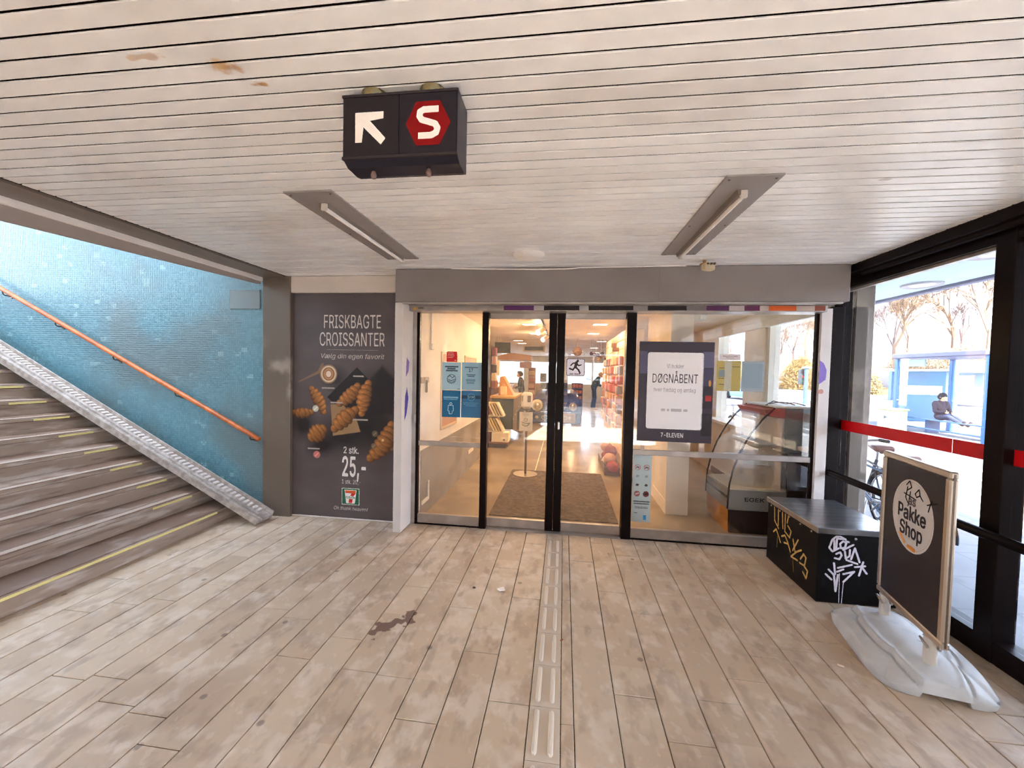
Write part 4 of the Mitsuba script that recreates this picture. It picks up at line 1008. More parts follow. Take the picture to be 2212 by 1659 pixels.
# green topped waste counter with magazines, low shelf and things on it
ct = thing('green_counter', 'dark green counter end with yellow wooden top left of the sanitizer stand', 'counter')
part(ct, 'body', hull([(-1.43, 7.95, 0.32), (-1.02, 7.95, 0.32), (-1.43, 7.95, 0.93), (-1.01, 7.95, 0.93), (-0.90, 9.4, 0.10), (-1.43, 9.4, 0.10), (-0.93, 9.4, 0.93), (-1.43, 9.4, 0.93)]), 'satin', lin(46, 56, 30))
part(ct, 'side', hull([(-1.00, 8.0, 0.30), (-0.99, 8.0, 0.93), (-0.93, 9.4, 0.02), (-0.92, 9.4, 0.93), (-1.0, 9.4, 0.02), (-1.0, 9.4, 0.93)]), 'satin', lin(122, 108, 82))
part(ct, 'worktop', bx(-1.46, -0.96, 7.92, 9.45, 0.935, 0.985, 0.006), 'satin', lin(206, 158, 84))
part(ct, 'panel_trim', bx(-1.19, -1.01, 7.936, 7.95, 0.90, 0.935), 'satin', lin(26, 28, 18))
for k in range(5):
    part(ct, 'light_dot', bx(-0.998 + 0.012 * k, -0.99 + 0.012 * k, 8.02 + 0.2 * k, 8.06 + 0.2 * k, 0.50 + 0.07 * k, 0.53 + 0.07 * k), 'satin', lin(206, 206, 170))
ms = thing('low_shelf', 'low dark shelf in front of the green counter carrying a white box', 'shelf')
part(ms, 'board', bx(-1.47, -1.03, 7.55, 7.93, 0.085, 0.115, 0.004), 'satin', lin(120, 84, 62))
part(ms, 'plinth', bx(-1.47, -1.08, 7.60, 7.93, 0.0, 0.085), 'satin', lin(62, 46, 34))
part(ms, 'back', bx(-1.47, -1.40, 7.60, 7.93, 0.115, 0.30), 'satin', lin(110, 50, 40))
wb = thing('white_box', 'white cardboard box on the low dark shelf', 'box')
part(wb, 'carton', bx(-1.355, -1.03, 7.58, 7.86, 0.116, 0.298, 0.003), 'matte', lin(232, 224, 204))
part(wb, 'printed_mark', bx(-1.13, -1.09, 7.5785, 7.58, 0.14, 0.185), 'matte', lin(150, 140, 120))
for k, (z0, lab, c) in enumerate(((0.62, 'upper tilted stack of magazines beside the green counter', (220, 200, 150)), (0.32, 'lower tilted stack of magazines beside the green counter', (226, 206, 140)))):
    mg = thing('magazine_stack', lab, 'magazines')
    for j in range(4):
        x = -1.46 + 0.055 * j
        part(mg, 'magazine', hull([(x + dx + 0.13 * dz, y, z0 + 0.25 * (1 - dz)) for dx in (0, 0.035) for dz in (0, 1) for y in (7.62, 7.86)]), 'satin', lin(*[(236, 226, 200), c, (190, 170, 130), (230, 220, 196)][j]))
    part(mg, 'holder', bx(-1.45, -1.13, 7.60, 7.90, z0 - 0.018, z0, 0.003), 'satin', lin(196, 186, 160))
one('paper_bag_display', cat([hull([(-1.34, 8.2, 0.99), (-1.02, 8.2, 0.99), (-1.30, 8.5, 1.38), (-1.24, 8.5, 1.38), (-1.34, 8.5, 0.99), (-1.02, 8.5, 0.99), (-1.31, 8.2, 1.36), (-1.24, 8.2, 1.36)])]), 'slanted wooden display with paper bags on the green counter', 'display', 'satin', lin(206, 148, 84))
one('carrier_bag', cat([bx(-1.29, -1.16, 8.12, 8.19, 0.99, 1.17, 0.01), tube([(-1.25, 8.15, 1.17), (-1.24, 8.15, 1.22), (-1.21, 8.15, 1.22), (-1.20, 8.15, 1.17)], 0.006, 6)]), 'cream paper carrier bag standing on the green counter', 'bag', 'matte', lin(236, 214, 170))
pr_ = thing('product_rack', 'tall rack of dark red and white packages at the left edge of the shop entrance', 'rack')
part(pr_, 'post', bx(-1.48, -1.45, 8.0, 8.3, 0.985, 2.0, 0.003), 'satin', lin(60, 40, 30))
for z, c in ((1.80, (120, 40, 40)), (1.62, (196, 150, 140)), (1.45, (60, 34, 26)), (1.28, (214, 190, 160)), (1.12, (130, 70, 50))):
    part(pr_, 'package', bx(-1.46, -1.36, 7.98, 8.12, z, z + 0.16, 0.012), 'satin', lin(*c))
one('leaflet_strip', bx(-1.365, -1.30, 8.05, 8.08, 1.39, 1.70, 0.004), 'white upright leaflet holder beside the product rack', 'leaflet holder', 'satin', lin(236, 226, 204))
tv = thing('hanging_monitor', 'dark hanging monitor below the shop ceiling on the left', 'monitor')
part(tv, 'screen', bx(-1.57, -1.215, 8.98, 9.03, 1.89, 2.135, 0.006), 'satin', lin(42, 42, 34))
part(tv, 'rod', cyl((-1.50, 9.02, 2.13), (-1.50, 9.02, ZS), 0.018, 10), 'satin', lin(196, 180, 150))
acx = thing('air_conditioner', 'dark grey air conditioner grille below the shop ceiling', 'air conditioner')
part(acx, 'housing', bx(-1.24, -0.58, 12.0, 12.3, 2.08, ZS, 0.01), 'satin', lin(200, 186, 160))
part(acx, 'grille', bx(-1.19, -0.63, 11.985, 12.01, 2.115, 2.225, 0.003), 'satin', lin(86, 72, 54))
for k in range(4):
    part(acx, 'louvre', bx(-1.18, -0.64, 11.975, 11.99, 2.125 + 0.026 * k, 2.132 + 0.026 * k), 'satin', lin(60, 50, 38))
one('wooden_canopy', hull([(-1.99, 12.0, 1.83), (-1.0, 12.0, 1.83), (-1.99, 12.0, 1.93), (-1.0, 12.0, 1.97), (-1.64, 12.0, 2.04), (-1.99, 13.0, 1.83), (-1.0, 13.0, 1.83), (-1.99, 13.0, 1.95), (-1.0, 13.0, 1.97)]), 'wood coloured bulkhead over the serving counter', 'bulkhead', 'satin', lin(196, 140, 84))
one('pink_price_board', bx(-1.44, -1.045, 13.0, 13.03, 1.59, 1.795, 0.004), 'pale pink hanging price board over the counter', 'price board', 'satin', lin(222, 180, 166))
kc = thing('serving_counter', 'brown serving counter with jars behind the first person in the shop', 'counter')
part(kc, 'body', bx(-2.95, -2.0, 13.2, 15.8, 0.0, 0.92, 0.006), 'satin', lin(150, 104, 62))
part(kc, 'worktop', bx(-3.0, -1.95, 13.15, 15.85, 0.92, 0.96, 0.006), 'satin', lin(206, 176, 130))
for k in range(6):
    one('counter_jar', lathe([(0.05, 0.962), (0.055, 0.98), (0.055, 1.12), (0.035, 1.16), (0.035, 1.2), (0.0, 1.2)], 14, (-2.9 + 0.16 * k, 13.35 + 0.05 * (k % 2), 0)), f'brown jar on the serving counter, {["first", "second", "third", "fourth", "fifth", "sixth"][k]} from the left', 'jar', 'satin', lin(*[(170, 110, 60), (206, 150, 80), (120, 80, 50)][k % 3]), 40, group='jars on the serving counter')
cs = thing('magazine_shelf', 'brown shelf of packages behind the first person in the shop', 'shelf')
part(cs, 'case', bx(-1.22, -0.98, 13.9, 14.2, 0.0, 1.62, 0.006), 'satin', lin(160, 100, 60))
for r in range(6):
    part(cs, 'package_row', bx(-1.20, -1.00, 13.86, 13.90, 0.25 + 0.22 * r, 0.40 + 0.22 * r, 0.01), 'satin', lin(*[(206, 150, 110), (190, 110, 80), (226, 196, 160)][r % 3]))
for (x0, x1, y, z0, z1, c, lab) in ((-0.70, -0.515, 12.0, 1.18, 1.44, (96, 88, 78), 'upper grey menu sheet above the blue car front'), (-0.70, -0.50, 12.02, 0.97, 1.16, (116, 106, 92), 'lower grey menu sheet above the blue car front')):
    mn = thing('menu_sheet', lab, 'menu')
    part(mn, 'sheet', bx(x0, x1, y, y + 0.012, z0, z1, 0.003), 'satin', lin(*c))
    part(mn, 'drawing', on_plane(extr(Point(0, 0).buffer(0.05).difference(Point(0, 0).buffer(0.038)), 0.001), ((x0 + x1) / 2, y, (z0 + z1) / 2)), 'satin', lin(40, 34, 30))
kb = thing('coffee_cabinet', 'brown low cabinet left of the grey menu sheets', 'cabinet')
part(kb, 'body', bx(-0.92, -0.72, 13.1, 13.5, 0.0, 1.10, 0.006), 'satin', lin(176, 140, 96))
part(kb, 'door', bx(-0.90, -0.74, 13.085, 13.1, 0.05, 0.98, 0.004), 'satin', lin(160, 124, 84))

# blue car front used as shop display
cr = thing('car_display', 'dark blue vintage car front with round headlights standing in the shop', 'car')
BL = lin(34, 36, 92)
part(cr, 'body', hull([(x, y, z) for x in (-0.84, 0.44) for y, z in ((11.42, 0.36), (11.40, 0.55), (11.48, 0.70), (13.0, 0.40), (13.0, 0.86))] + [(x, 11.75, 0.86) for x in (-0.62, 0.24)] + [(x, 13.0, 0.92) for x in (-0.62, 0.24)]), 'gloss', BL, 30)
part(cr, 'bonnet', hull([(x, y, z) for x in (-0.50, 0.12) for y, z in ((11.36, 0.62), (11.40, 0.84), (12.2, 0.96), (12.2, 0.7))]), 'gloss', lin(44, 44, 100), 30)
part(cr, 'grille', bx(-0.50, 0.12, 11.34, 11.40, 0.42, 0.64, 0.02), 'metal', lin(150, 140, 130))
for k in range(3):
    part(cr, 'grille_bar', bx(-0.49, 0.11, 11.33, 11.345, 0.46 + 0.05 * k, 0.478 + 0.05 * k, 0.004), 'gloss', BL)
for x in (-0.735, 0.275):
    hl = part(cr, 'headlight', lathe([(0.0, 0.0), (0.12, 0.0), (0.16, 0.03), (0.165, 0.08), (0.15, 0.14), (0.0, 0.16)], 28, (x, 11.30, 0.535), 'y'), 'gloss', lin(226, 214, 184) if x < 0 else BL, 40, label='round headlight housing')
    part(hl, 'lens', lathe([(0.0, -0.03), (0.06, -0.024), (0.095, -0.008), (0.105, 0.004), (0.0, 0.006)], 24, (x, 11.30, 0.525), 'y'), 'shiny', lin(220, 206, 178), 40)
    part(hl, 'ring', lathe([(0.100, -0.012), (0.112, -0.014), (0.116, 0.004), (0.100, 0.006)], 24, (x, 11.298, 0.525), 'y'), 'shiny', lin(206, 190, 160), 40)
part(cr, 'front_apron', bx(-0.86, 0.40, 11.30, 11.46, 0.04, 0.34, 0.03), 'gloss', BL)
part(cr, 'bumper', bx(0.00, 0.36, 11.285, 11.33, 0.05, 0.33, 0.02), 'satin', lin(176, 160, 134))
for x in (-0.73, 0.20):
    part(cr, 'fog_light', lathe([(0.0, -0.02), (0.045, -0.012), (0.052, 0.01), (0.0, 0.012)], 16, (x, 11.275, 0.20), 'y'), 'shiny', lin(226, 214, 180), 40)
for x in (-0.50, 0.03):
    part(cr, 'emblem', on_plane(extr(Point(0, 0).buffer(1).difference(Point(0, 0).buffer(0.8)), 0.006), (x, 11.285, 0.20), EX * 0.095, EZ * 0.062), 'metal', lin(206, 196, 170))
for x in (-0.88, 0.46):
    part(cr, 'wheel', lathe([(0.10, -0.09), (0.22, -0.09), (0.25, -0.06), (0.25, 0.06), (0.22, 0.09), (0.10, 0.09)], 26, (x - 0.03, 11.72, 0.25), 'x'), 'matte', lin(30, 26, 28), 40)
part(cr, 'windscreen', hull([(x, y, z) for x in (-0.55, 0.12) for y, z in ((12.25, 0.95), (12.55, 1.15), (12.6, 0.95))]), 'gloss', lin(46, 44, 44))
part(cr, 'mirror', bx(0.20, 0.30, 11.95, 12.02, 0.86, 0.98, 0.02), 'gloss', lin(230, 220, 200))

sr = thing('snack_rack', 'small rack with three shelves of orange snack bags beyond the car front', 'rack')
part(sr, 'frame', cat([bx(0.28, 0.30, 14.0, 14.4, 0.30, 1.10), bx(0.64, 0.66, 14.0, 14.4, 0.30, 1.10), bx(0.28, 0.66, 14.36, 14.4, 0.30, 1.10)]), 'satin', lin(96, 54, 26))
for r in range(3):
    part(sr, 'shelf', bx(0.28, 0.66, 13.98, 14.4, 0.52 + 0.2 * r, 0.54 + 0.2 * r, 0.003), 'satin', lin(84, 46, 24))
    for q in range(3):
        one('snack_bag', bx(0.305 + 0.115 * q, 0.405 + 0.115 * q, 14.02, 14.12, 0.542 + 0.2 * r, 0.67 + 0.2 * r, 0.02), f'orange snack bag, {["left", "middle", "right"][q]} one on the {["bottom", "middle", "top"][r]} shelf of the small rack', 'snack bag', 'satin', lin(*[(206, 110, 40), (190, 90, 36), (214, 130, 60)][(q + r) % 3]), group='orange snack bags on the small rack')
part(sr, 'base', bx(0.28, 0.66, 13.98, 14.4, 0.02, 0.32, 0.006), 'satin', lin(70, 50, 40))

# slatted product wall on the right with hanging packages
sw = thing('slat_wall', 'cream slatted product wall on the right inside the doors', 'product wall')
part(sw, 'core', bx(0.872, 1.10, 5.90, 8.50, 0.0, 2.12), 'satin', lin(186, 140, 90))
for k in range(16):
    z = 0.02 + 0.132 * k
    part(sw, 'slat', bx(0.858, 0.874, 5.895, 8.5, z, min(z + 0.122, 2.12), 0.003), 'satin', lin(238, 212, 168))
part(sw, 'end_strip', bx(0.850, 1.11, 5.86, 5.90, 0.0, 2.12, 0.004), 'satin', lin(236, 216, 180))
ORD = ['first', 'second', 'third', 'fourth', 'fifth', 'sixth', 'seventh', 'eighth', 'ninth', 'tenth', 'eleventh', 'twelfth'] + [f'{k}th' for k in range(13, 50)]
CNAME = ['tan', 'sand', 'pale rust', 'cream', 'mauve', 'ochre', 'grey', 'coral']
cols_ = [(206, 150, 110), (222, 186, 140), (206, 140, 106), (240, 222, 190), (196, 160, 146), (222, 170, 104), (170, 164, 160), (204, 120, 96)]
for r in range(8):
    for q in range(9):
        z = 1.62 - 0.145 * r
        y = 6.02 + 0.27 * q + 0.04 * (RNG.rand() - 0.5)
        d_ = 0.05 + 0.05 * RNG.rand()
        ci = RNG.randint(len(cols_))
        one('hanging_package', bx(0.856 - d_, 0.857, y, y + 0.15 + 0.05 * RNG.rand(), z, z + 0.115 + 0.02 * RNG.rand(), 0.012), f'{CNAME[ci]} package on the slatted wall, {ORD[q]} from the doors in the {ORD[r]} row', 'package', 'satin', lin(*cols_[ci]), group='packages on the slatted product wall')
one('wall_camera', cat([bx(0.76, 0.856, 6.5, 6.58, 1.84, 1.90, 0.01), cyl((0.78, 6.54, 1.90), (0.78, 6.54, 1.97), 0.04, 14)]), 'dark brown bracket with a yellow item high on the slatted wall', 'bracket', 'satin', lin(110, 72, 30))
bag = thing('plush_toys', 'heap of pinkish red plush goods in a basket at the foot of the slatted wall', 'plush toys')
for k in range(7):
    m = trimesh.creation.icosphere(2, 1.0)
    v = np.asarray(m.vertices)
    v = v * (1 + 0.22 * (meshkit.noise(v * 3 + k, k)[:, None] - 0.5)) * np.array([0.09, 0.12, 0.085])
    part(bag, 'plush', M(v + np.array([0.745 - 0.03 * (k % 2), 5.98 + 0.13 * k, 0.12 + 0.09 * (k % 3)]), m.faces), 'matte', lin(*[(170, 84, 72), (206, 160, 140), (140, 70, 64), (214, 190, 176)][k % 4]), True)
part(bag, 'basket', cat([bx(0.62, 0.845, 5.92, 6.95, 0.0, 0.05, 0.006), bx(0.62, 0.63, 5.92, 6.95, 0.05, 0.12), bx(0.62, 0.845, 5.92, 5.93, 0.05, 0.12)]), 'satin', lin(120, 96, 76))

# right counter, mirror dome, hanging ornaments
rc = thing('till_counter', 'long counter on the right where the second person leans', 'counter')
part(rc, 'body', bx(1.80, 2.3, 13.5, 18.5, 0.0, 0.88, 0.006), 'satin', lin(206, 186, 150))
part(rc, 'worktop', bx(1.74, 2.32, 13.4, 18.6, 0.88, 0.93, 0.006), 'satin', lin(226, 210, 180))
for k in range(5):
    one('sweet_stand', bx(1.40, 1.60, 9.2 + 0.8 * k, 9.75 + 0.8 * k, 0.0, 1.25 + 0.1 * (k % 2), 0.012), f'tall narrow stand of sweets on the right side of the shop, {ORD[k]} from the doors', 'display stand', 'satin', lin(*[(206, 150, 120), (226, 196, 170), (180, 110, 96)][k % 3]), group='sweet stands along the right side')
dm = thing('mirror_dome', 'shiny mirrored dome hanging from the shop ceiling above the running man sign', 'mirror')
part(dm, 'globe', lathe([(0.0, 1.85), (0.06, 1.862), (0.10, 1.90), (0.112, 1.945), (0.10, 1.96), (0.0, 1.965)], 28, (0.29, 9.0, 0)), 'shiny', lin(226, 206, 170), 40)
part(dm, 'cap', lathe([(0.112, 1.945), (0.118, 1.955), (0.08, 2.02), (0.03, 2.06), (0.0, 2.06)], 28, (0.29, 9.0, 0)), 'gloss', lin(206, 170, 126), 40)
part(dm, 'rod', cyl((0.29, 9.0, 2.06), (0.29, 9.0, ZS), 0.008, 8), 'metal', lin(190, 170, 140))
for k in range(9):
    x, y, z = 0.62 + 0.04 * k, 9.0 + 0.6 * RNG.rand(), 1.80 + 0.16 * RNG.rand()
    o = thing('hanging_ornament',  f'{["dark red", "cream", "brown"][k % 3]} round ornament hanging from the shop ceiling, {ORD[k]} from the left of its cluster', 'ornament', 'ornaments hanging from the ceiling')
    part(o, 'ball', lathe([(0, -0.045), (0.03, -0.035), (0.045, 0.0), (0.03, 0.035), (0.0, 0.045)], 14, (x, y, z)), 'gloss', lin(*[(110, 60, 50), (226, 206, 180), (150, 110, 90)][k % 3]), 50)
    part(o, 'string', cyl((x, y, z + 0.04), (x, y, ZS), 0.003, 5), 'matte', lin(90, 70, 50))
tk = thing('track_spots', 'ceiling track with bright spot lamps by the middle of the doors', 'track light')
part(tk, 'track', bx(-0.36, -0.33, 5.6, 9.0, ZS - 0.03, ZS, 0.003), 'satin', lin(60, 48, 36))
for y in (6.55, 8.0):
    a, b = np.array([-0.34, y + 0.05, ZS - 0.05]), np.array([-0.43, y - 0.08, ZS - 0.13])
    sp = part(tk, 'spot', cyl(b, a, 0.045, 16, 0.036), 'satin', lin(220, 200, 170), 40)
    dd = (b - a) / np.linalg.norm(b - a)
    part(sp, 'lamp', cyl(b, b + dd * 0.006, 0.042, 16), 'matte', lin(255, 240, 210), emitter=lamp(SPOT))
LP = [(-0.57, 6.41), (-0.58, 7.97), (-1.13, 9.82), (-1.14, 10.78), (0.54, 6.35), (0.54, 7.85), (0.88, 9.8), (-0.3, 4.7), (0.9, 12.5), (-0.4, 14.0), (1.2, 15.5), (-2.2, 14.0), (-2.6, 17.5), (0.4, 17.5), (-2.8, 10.5)]
LP.sort(key=lambda q: q[1])
for k, (x, y) in enumerate(LP):
    t = thing('ceiling_lamp', f'warm glowing recessed lamp in the shop ceiling, {ORD[k]} nearest the doors', 'ceiling light', 'glowing recessed lamps in the shop ceiling')
    part(t, 'bezel', bx(x - 0.115, x + 0.115, y - 0.115, y + 0.115, ZS - 0.008, ZS + 0.004, 0.002), 'satin', lin(226, 214, 196))
    part(t, 'diffuser', M([[x - 0.1, y - 0.1, ZS - 0.0095], [x + 0.1, y - 0.1, ZS - 0.0095], [x + 0.1, y + 0.1, ZS - 0.0095], [x - 0.1, y + 0.1, ZS - 0.0095]], [[0, 2, 1], [0, 3, 2]]), 'matte', lin(255, 244, 220), emitter=lamp(PANEL))
one('ceiling_spot', cat([xform(bx(-0.05, 0.05, -0.09, 0.09, -0.035, 0.035, 0.01), rotz(0.3, (1.585, 5.05, 2.175))), cyl((1.60, 5.05, 2.20), (1.60, 5.05, ZS), 0.01, 8)]), 'white rectangular spot lamp hanging under the shop ceiling behind the large window', 'spot lamp', 'satin', lin(206, 206, 200))

# white column stub behind the large window
one('white_column', cat([bx(1.112, 1.337, 4.41, 5.6, 0.15, ZS), bx(1.108, 1.341, 4.405, 5.6, 0.0, 0.15, 0.004)]), 'white square column behind the opening hours poster', 'column', 'plaster')

# right wall of the shop: breast wall, ledge, posts and windows
wr = struct('wall_shop_right', 'breast wall under the shop windows on the right', cat([bx(2.33, 2.45, 3.80, 6.55, 0.0, 0.82), bx(2.33, 2.45, 6.5, 20.1, 0.0, ZS)]), 'plaster')
part(wr, 'ledge', bx(2.16, 2.45, 3.86, 6.5, 0.82, 0.86, 0.005), 'satin', lin(226, 222, 210), label='white window ledge')
part(wr, 'leg', bx(2.17, 2.21, 5.2, 5.26, 0.0, 0.82, 0.003), 'satin', lin(214, 208, 196))
part(wr, 'base_trim', bx(2.31, 2.33, 3.8, 6.55, 0.0, 0.09, 0.003), 'satin', lin(110, 90, 70))
struct('trim_30', 'broad white post between the two shop windows on the right', bx(2.30, 2.46, 4.98, 5.50, 0.86, ZS, 0.004), 'plaster')
struct('trim_31', 'white frame around the shop windows on the right', cat([bx(2.31, 2.46, 3.80, 3.88, 0.86, ZS, 0.003), bx(2.31, 2.46, 6.42, 6.55, 0.86, ZS, 0.003), bx(2.30, 2.46, 3.80, 6.55, 2.13, ZS, 0.003), bx(2.32, 2.44, 4.92, 4.98, 0.86, 2.13, 0.003), bx(2.32, 2.44, 5.50, 5.56, 0.86, 2.13, 0.003), bx(2.27, 2.31, 3.8, 6.9, 2.06, 2.14, 0.004)]), 'satin', lin(222, 218, 206))
for k, (a, b) in enumerate(((3.88, 4.92), (5.56, 6.42))):
    w = struct(f'window_{20 + k}', ['nearer window of the shop on the right', 'farther window of the shop on the right'][k])
    part(w, 'pane', bx(2.38, 2.382, a, b, 0.86, 2.13), 'pane_glass')
# rear wall with big windows
struct('wall_shop_back', 'rear wall of the shop under and between the big windows', cat([bx(-4.6, 2.45, 20.0, 20.2, 0.0, 0.9), bx(-4.6, 2.45, 20.0, 20.2, 1.96, ZS), bx(-4.6, -3.4, 20.0, 20.2, 0.9, 1.96), bx(-2.0, -1.75, 20.0, 20.2, 0.9, 1.96), bx(-0.2, 0.2, 20.0, 20.2, 0.9, 1.96), bx(1.36, 1.44, 20.0, 20.2, 0.9, 1.96), bx(2.0, 2.45, 20.0, 20.2, 0.9, 1.96)]), 'plaster')
for k, (a, b) in enumerate(((-3.4, -2.0), (-1.75, -0.2), (0.2, 1.36), (1.44, 2.0))):
    w = struct(f'window_{30 + k}', 'big window in the rear wall of the shop')
    part(w, 'pane', bx(a, b, 20.05, 20.052, 0.9, 1.96), 'pane_glass')

# refrigerated display case with curved glass
dc = thing('display_case', 'empty glass display case with curved front standing behind the large shop window', 'display case')
CP = [(1.575, 0.235), (1.577, 0.35), (1.585, 0.47), (1.617, 0.625), (1.669, 0.782), (1.755, 0.954), (1.856, 1.096), (1.957, 1.202)]
YC0, YC1 = 4.0, 4.58
for y in (YC0, YC1):
    part(dc, 'curved_edge', tube([(x, y, z) for x, z in CP], 0.0085, 8), 'satin', lin(44, 34, 40), True, label='dark curved glass edge')
gl = []
for (xa, za), (xb, zb) in zip(CP, CP[1:]):
    gl.append(([xa, YC0, za], [xa, YC1, za], [xb, YC1, zb], [xb, YC0, zb]))
v = [p for q in gl for p in q]
f = [t for k in range(len(gl)) for t in ([4 * k, 4 * k + 1, 4 * k + 2], [4 * k, 4 * k + 2, 4 * k + 3])]
part(dc, 'curved_glass', M(v, f), 'pane_glass')
side = Polygon(CP + [(2.20, 1.20), (2.20, 0.42), (1.58, 0.42)])
part(dc, 'end_glass', on_plane(extr(Polygon(CP[2:] + [(2.08, 1.20), (2.08, 0.42)]), 0.003), (0, YC0 + 0.004, 0)), 'pane_glass')
part(dc, 'red_top', hull([(x, y, z) for x, z in ((1.86, 1.185), (2.045, 1.205), (2.045, 1.105), (1.90, 1.125)) for y in (YC0 - 0.004, YC1)]), 'satin', lin(150, 84, 76), label='red upper edge panel')
part(dc, 'roof', bx(1.95, 2.29, YC0 - 0.004, YC1 + 0.02, 1.205, 1.222, 0.004), 'satin', lin(206, 210, 208))
part(dc, 'rear_column', bx(2.045, 2.20, YC0 - 0.003, YC1 + 0.02, 0.79, 1.205, 0.004), 'satin', lin(78, 88, 88))
part(dc, 'side_panel', bx(2.20, 2.285, YC0 - 0.006, YC1 + 0.02, 0.79, 1.207, 0.004), 'satin', lin(156, 172, 174))
part(dc, 'rear_column', bx(2.09, 2.285, YC0 - 0.003, YC1 + 0.02, 0.0, 0.79, 0.004), 'satin', lin(40, 28, 28))
for z in (0.845, 0.655):
    part(dc, 'glass_shelf', bx(1.72 + 0.1 * (z > 0.8), 2.09, YC0 + 0.03, YC1 - 0.02, z, z + 0.012, 0.003), 'satin', lin(186, 200, 206), label='pale shelf')
    part(dc, 'price_rail', bx(1.715 + 0.1 * (z > 0.8), 1.725 + 0.1 * (z > 0.8), YC0 + 0.03, YC1 - 0.02, z - 0.012, z + 0.02, 0.002), 'satin', lin(226, 230, 230))
part(dc, 'deck', hull([(x, y, z) for x, z in ((1.60, 0.41), (2.09, 0.41), (1.60, 0.42), (2.09, 0.44)) for y in (YC0 + 0.01, YC1)]), 'satin', lin(206, 200, 184))
part(dc, 'inner_back', bx(2.03, 2.046, YC0 + 0.02, YC1 - 0.01, 0.44, 1.10, 0.002), 'satin', lin(196, 180, 158))
part(dc, 'plinth', bx(1.577, 2.09, YC0 - 0.004, YC1, 0.222, 0.414, 0.004), 'satin', lin(132, 134, 132), label='steel plinth with maker lettering')
part(dc, 'lettering', lettering('EGEK', 0.036, (1.812, YC0 - 0.004, 0.312), w=0.175, bold=True, depth=0.001), 'satin', lin(40, 32, 36))
part(dc, 'base', bx(1.60, 2.12, YC0 + 0.01, YC1, 0.0, 0.222, 0.004), 'satin', lin(44, 30, 26))
part(dc, 'base_side', hull([(1.588, YC0 + 0.02, 0.0), (1.588, YC0 + 0.02, 0.222), (1.588, YC1, 0.10), (1.588, YC1, 0.222), (1.60, YC0 + 0.02, 0.0), (1.60, YC1, 0.222), (1.60, YC1, 0.0)]), 'satin', lin(170, 116, 48), label='ochre base side')
one('loose_cable', cat([tube([(1.90, 4.05, 1.226), (2.0, 4.12, 1.262), (2.1, 4.1, 1.240), (2.16, 4.08, 1.255), (2.24, 4.04, 1.232)], 0.005, 6), tube([(1.98, 4.15, 1.232), (2.06, 4.2, 1.246), (2.14, 4.16, 1.250), (2.17, 4.08, 1.232)], 0.005, 6)]), 'loose dark cable curled on top of the glass display case', 'cable', 'satin', lin(110, 100, 104), True)

# people in the shop
SK = lin(206, 160, 128)
J = lin(44, 36, 32); JN = lin(40, 40, 54); SH = lin(50, 44, 40)
b1 = [((0, 0.075, 0.80), 0.085, (0.01, 0.075, 0.44), 0.062, JN), ((0.01, 0.075, 0.44), 0.060, (-0.02, 0.075, 0.08), 0.046, JN), ((0, -0.075, 0.80), 0.085, (0.05, -0.075, 0.44), 0.062, JN), ((0.05, -0.075, 0.44), 0.060, (0.04, -0.075, 0.08), 0.046, JN),
      ((-0.05, 0.075, 0.04), 0.038, (0.10, 0.085, 0.03), 0.032, SH), ((0.01, -0.075, 0.04), 0.038, (0.16, -0.085, 0.03), 0.032, SH),
      ((0, 0.06, 0.80), 0.105, (0, -0.06, 0.80), 0.105, J), ((0, 0, 0.80), 0.125, (0.02, 0, 1.02), 0.120, J), ((0.02, 0.05, 1.05), 0.125, (0.03, 0.12, 1.16), 0.085, J), ((0.02, -0.05, 1.05), 0.125, (0.03, -0.12, 1.16), 0.085, J), ((0.02, 0, 1.0), 0.13, (0.03, 0, 1.18), 0.09, J),
      ((0.04, 0, 1.18), 0.055, (0.07, 0, 1.27), 0.05, SK), ((0.03, 0.17, 1.15), 0.062, (0.02, 0.20, 0.92), 0.052, J), ((0.02, 0.20, 0.92), 0.050, (0.20, 0.14, 0.86), 0.038, J), ((0.03, -0.17, 1.15), 0.062, (0.02, -0.20, 0.92), 0.052, J), ((0.02, -0.20, 0.92), 0.050, (0.20, -0.13, 0.88), 0.038, J)]
b1 += hand((0.215, 0.13, 0.86), (1, -0.1, 0.05), (0, -0.4, 1), SK) + hand((0.215, -0.12, 0.88), (1, 0.1, 0.05), (0, 0.4, 1), SK) + head((0.095, 0, 1.36), (-0.15, 0, 0.99), (0.99, 0, -0.15), 0.092, SK)
figure('person', 'person in a dark jacket and dark jeans standing side on beyond the sanitizer stand', b1, (-1.56, 14.9, 0.0), math.pi, (([((0.06, 0, 1.40), 0.095), ((0.03, 0, 1.37), 0.09), ((0.12, 0, 1.445), 0.05)]), lin(84, 64, 46), 'cap'))
G2 = lin(44, 58, 34); BK = lin(28, 22, 24); WS = lin(226, 206, 150)
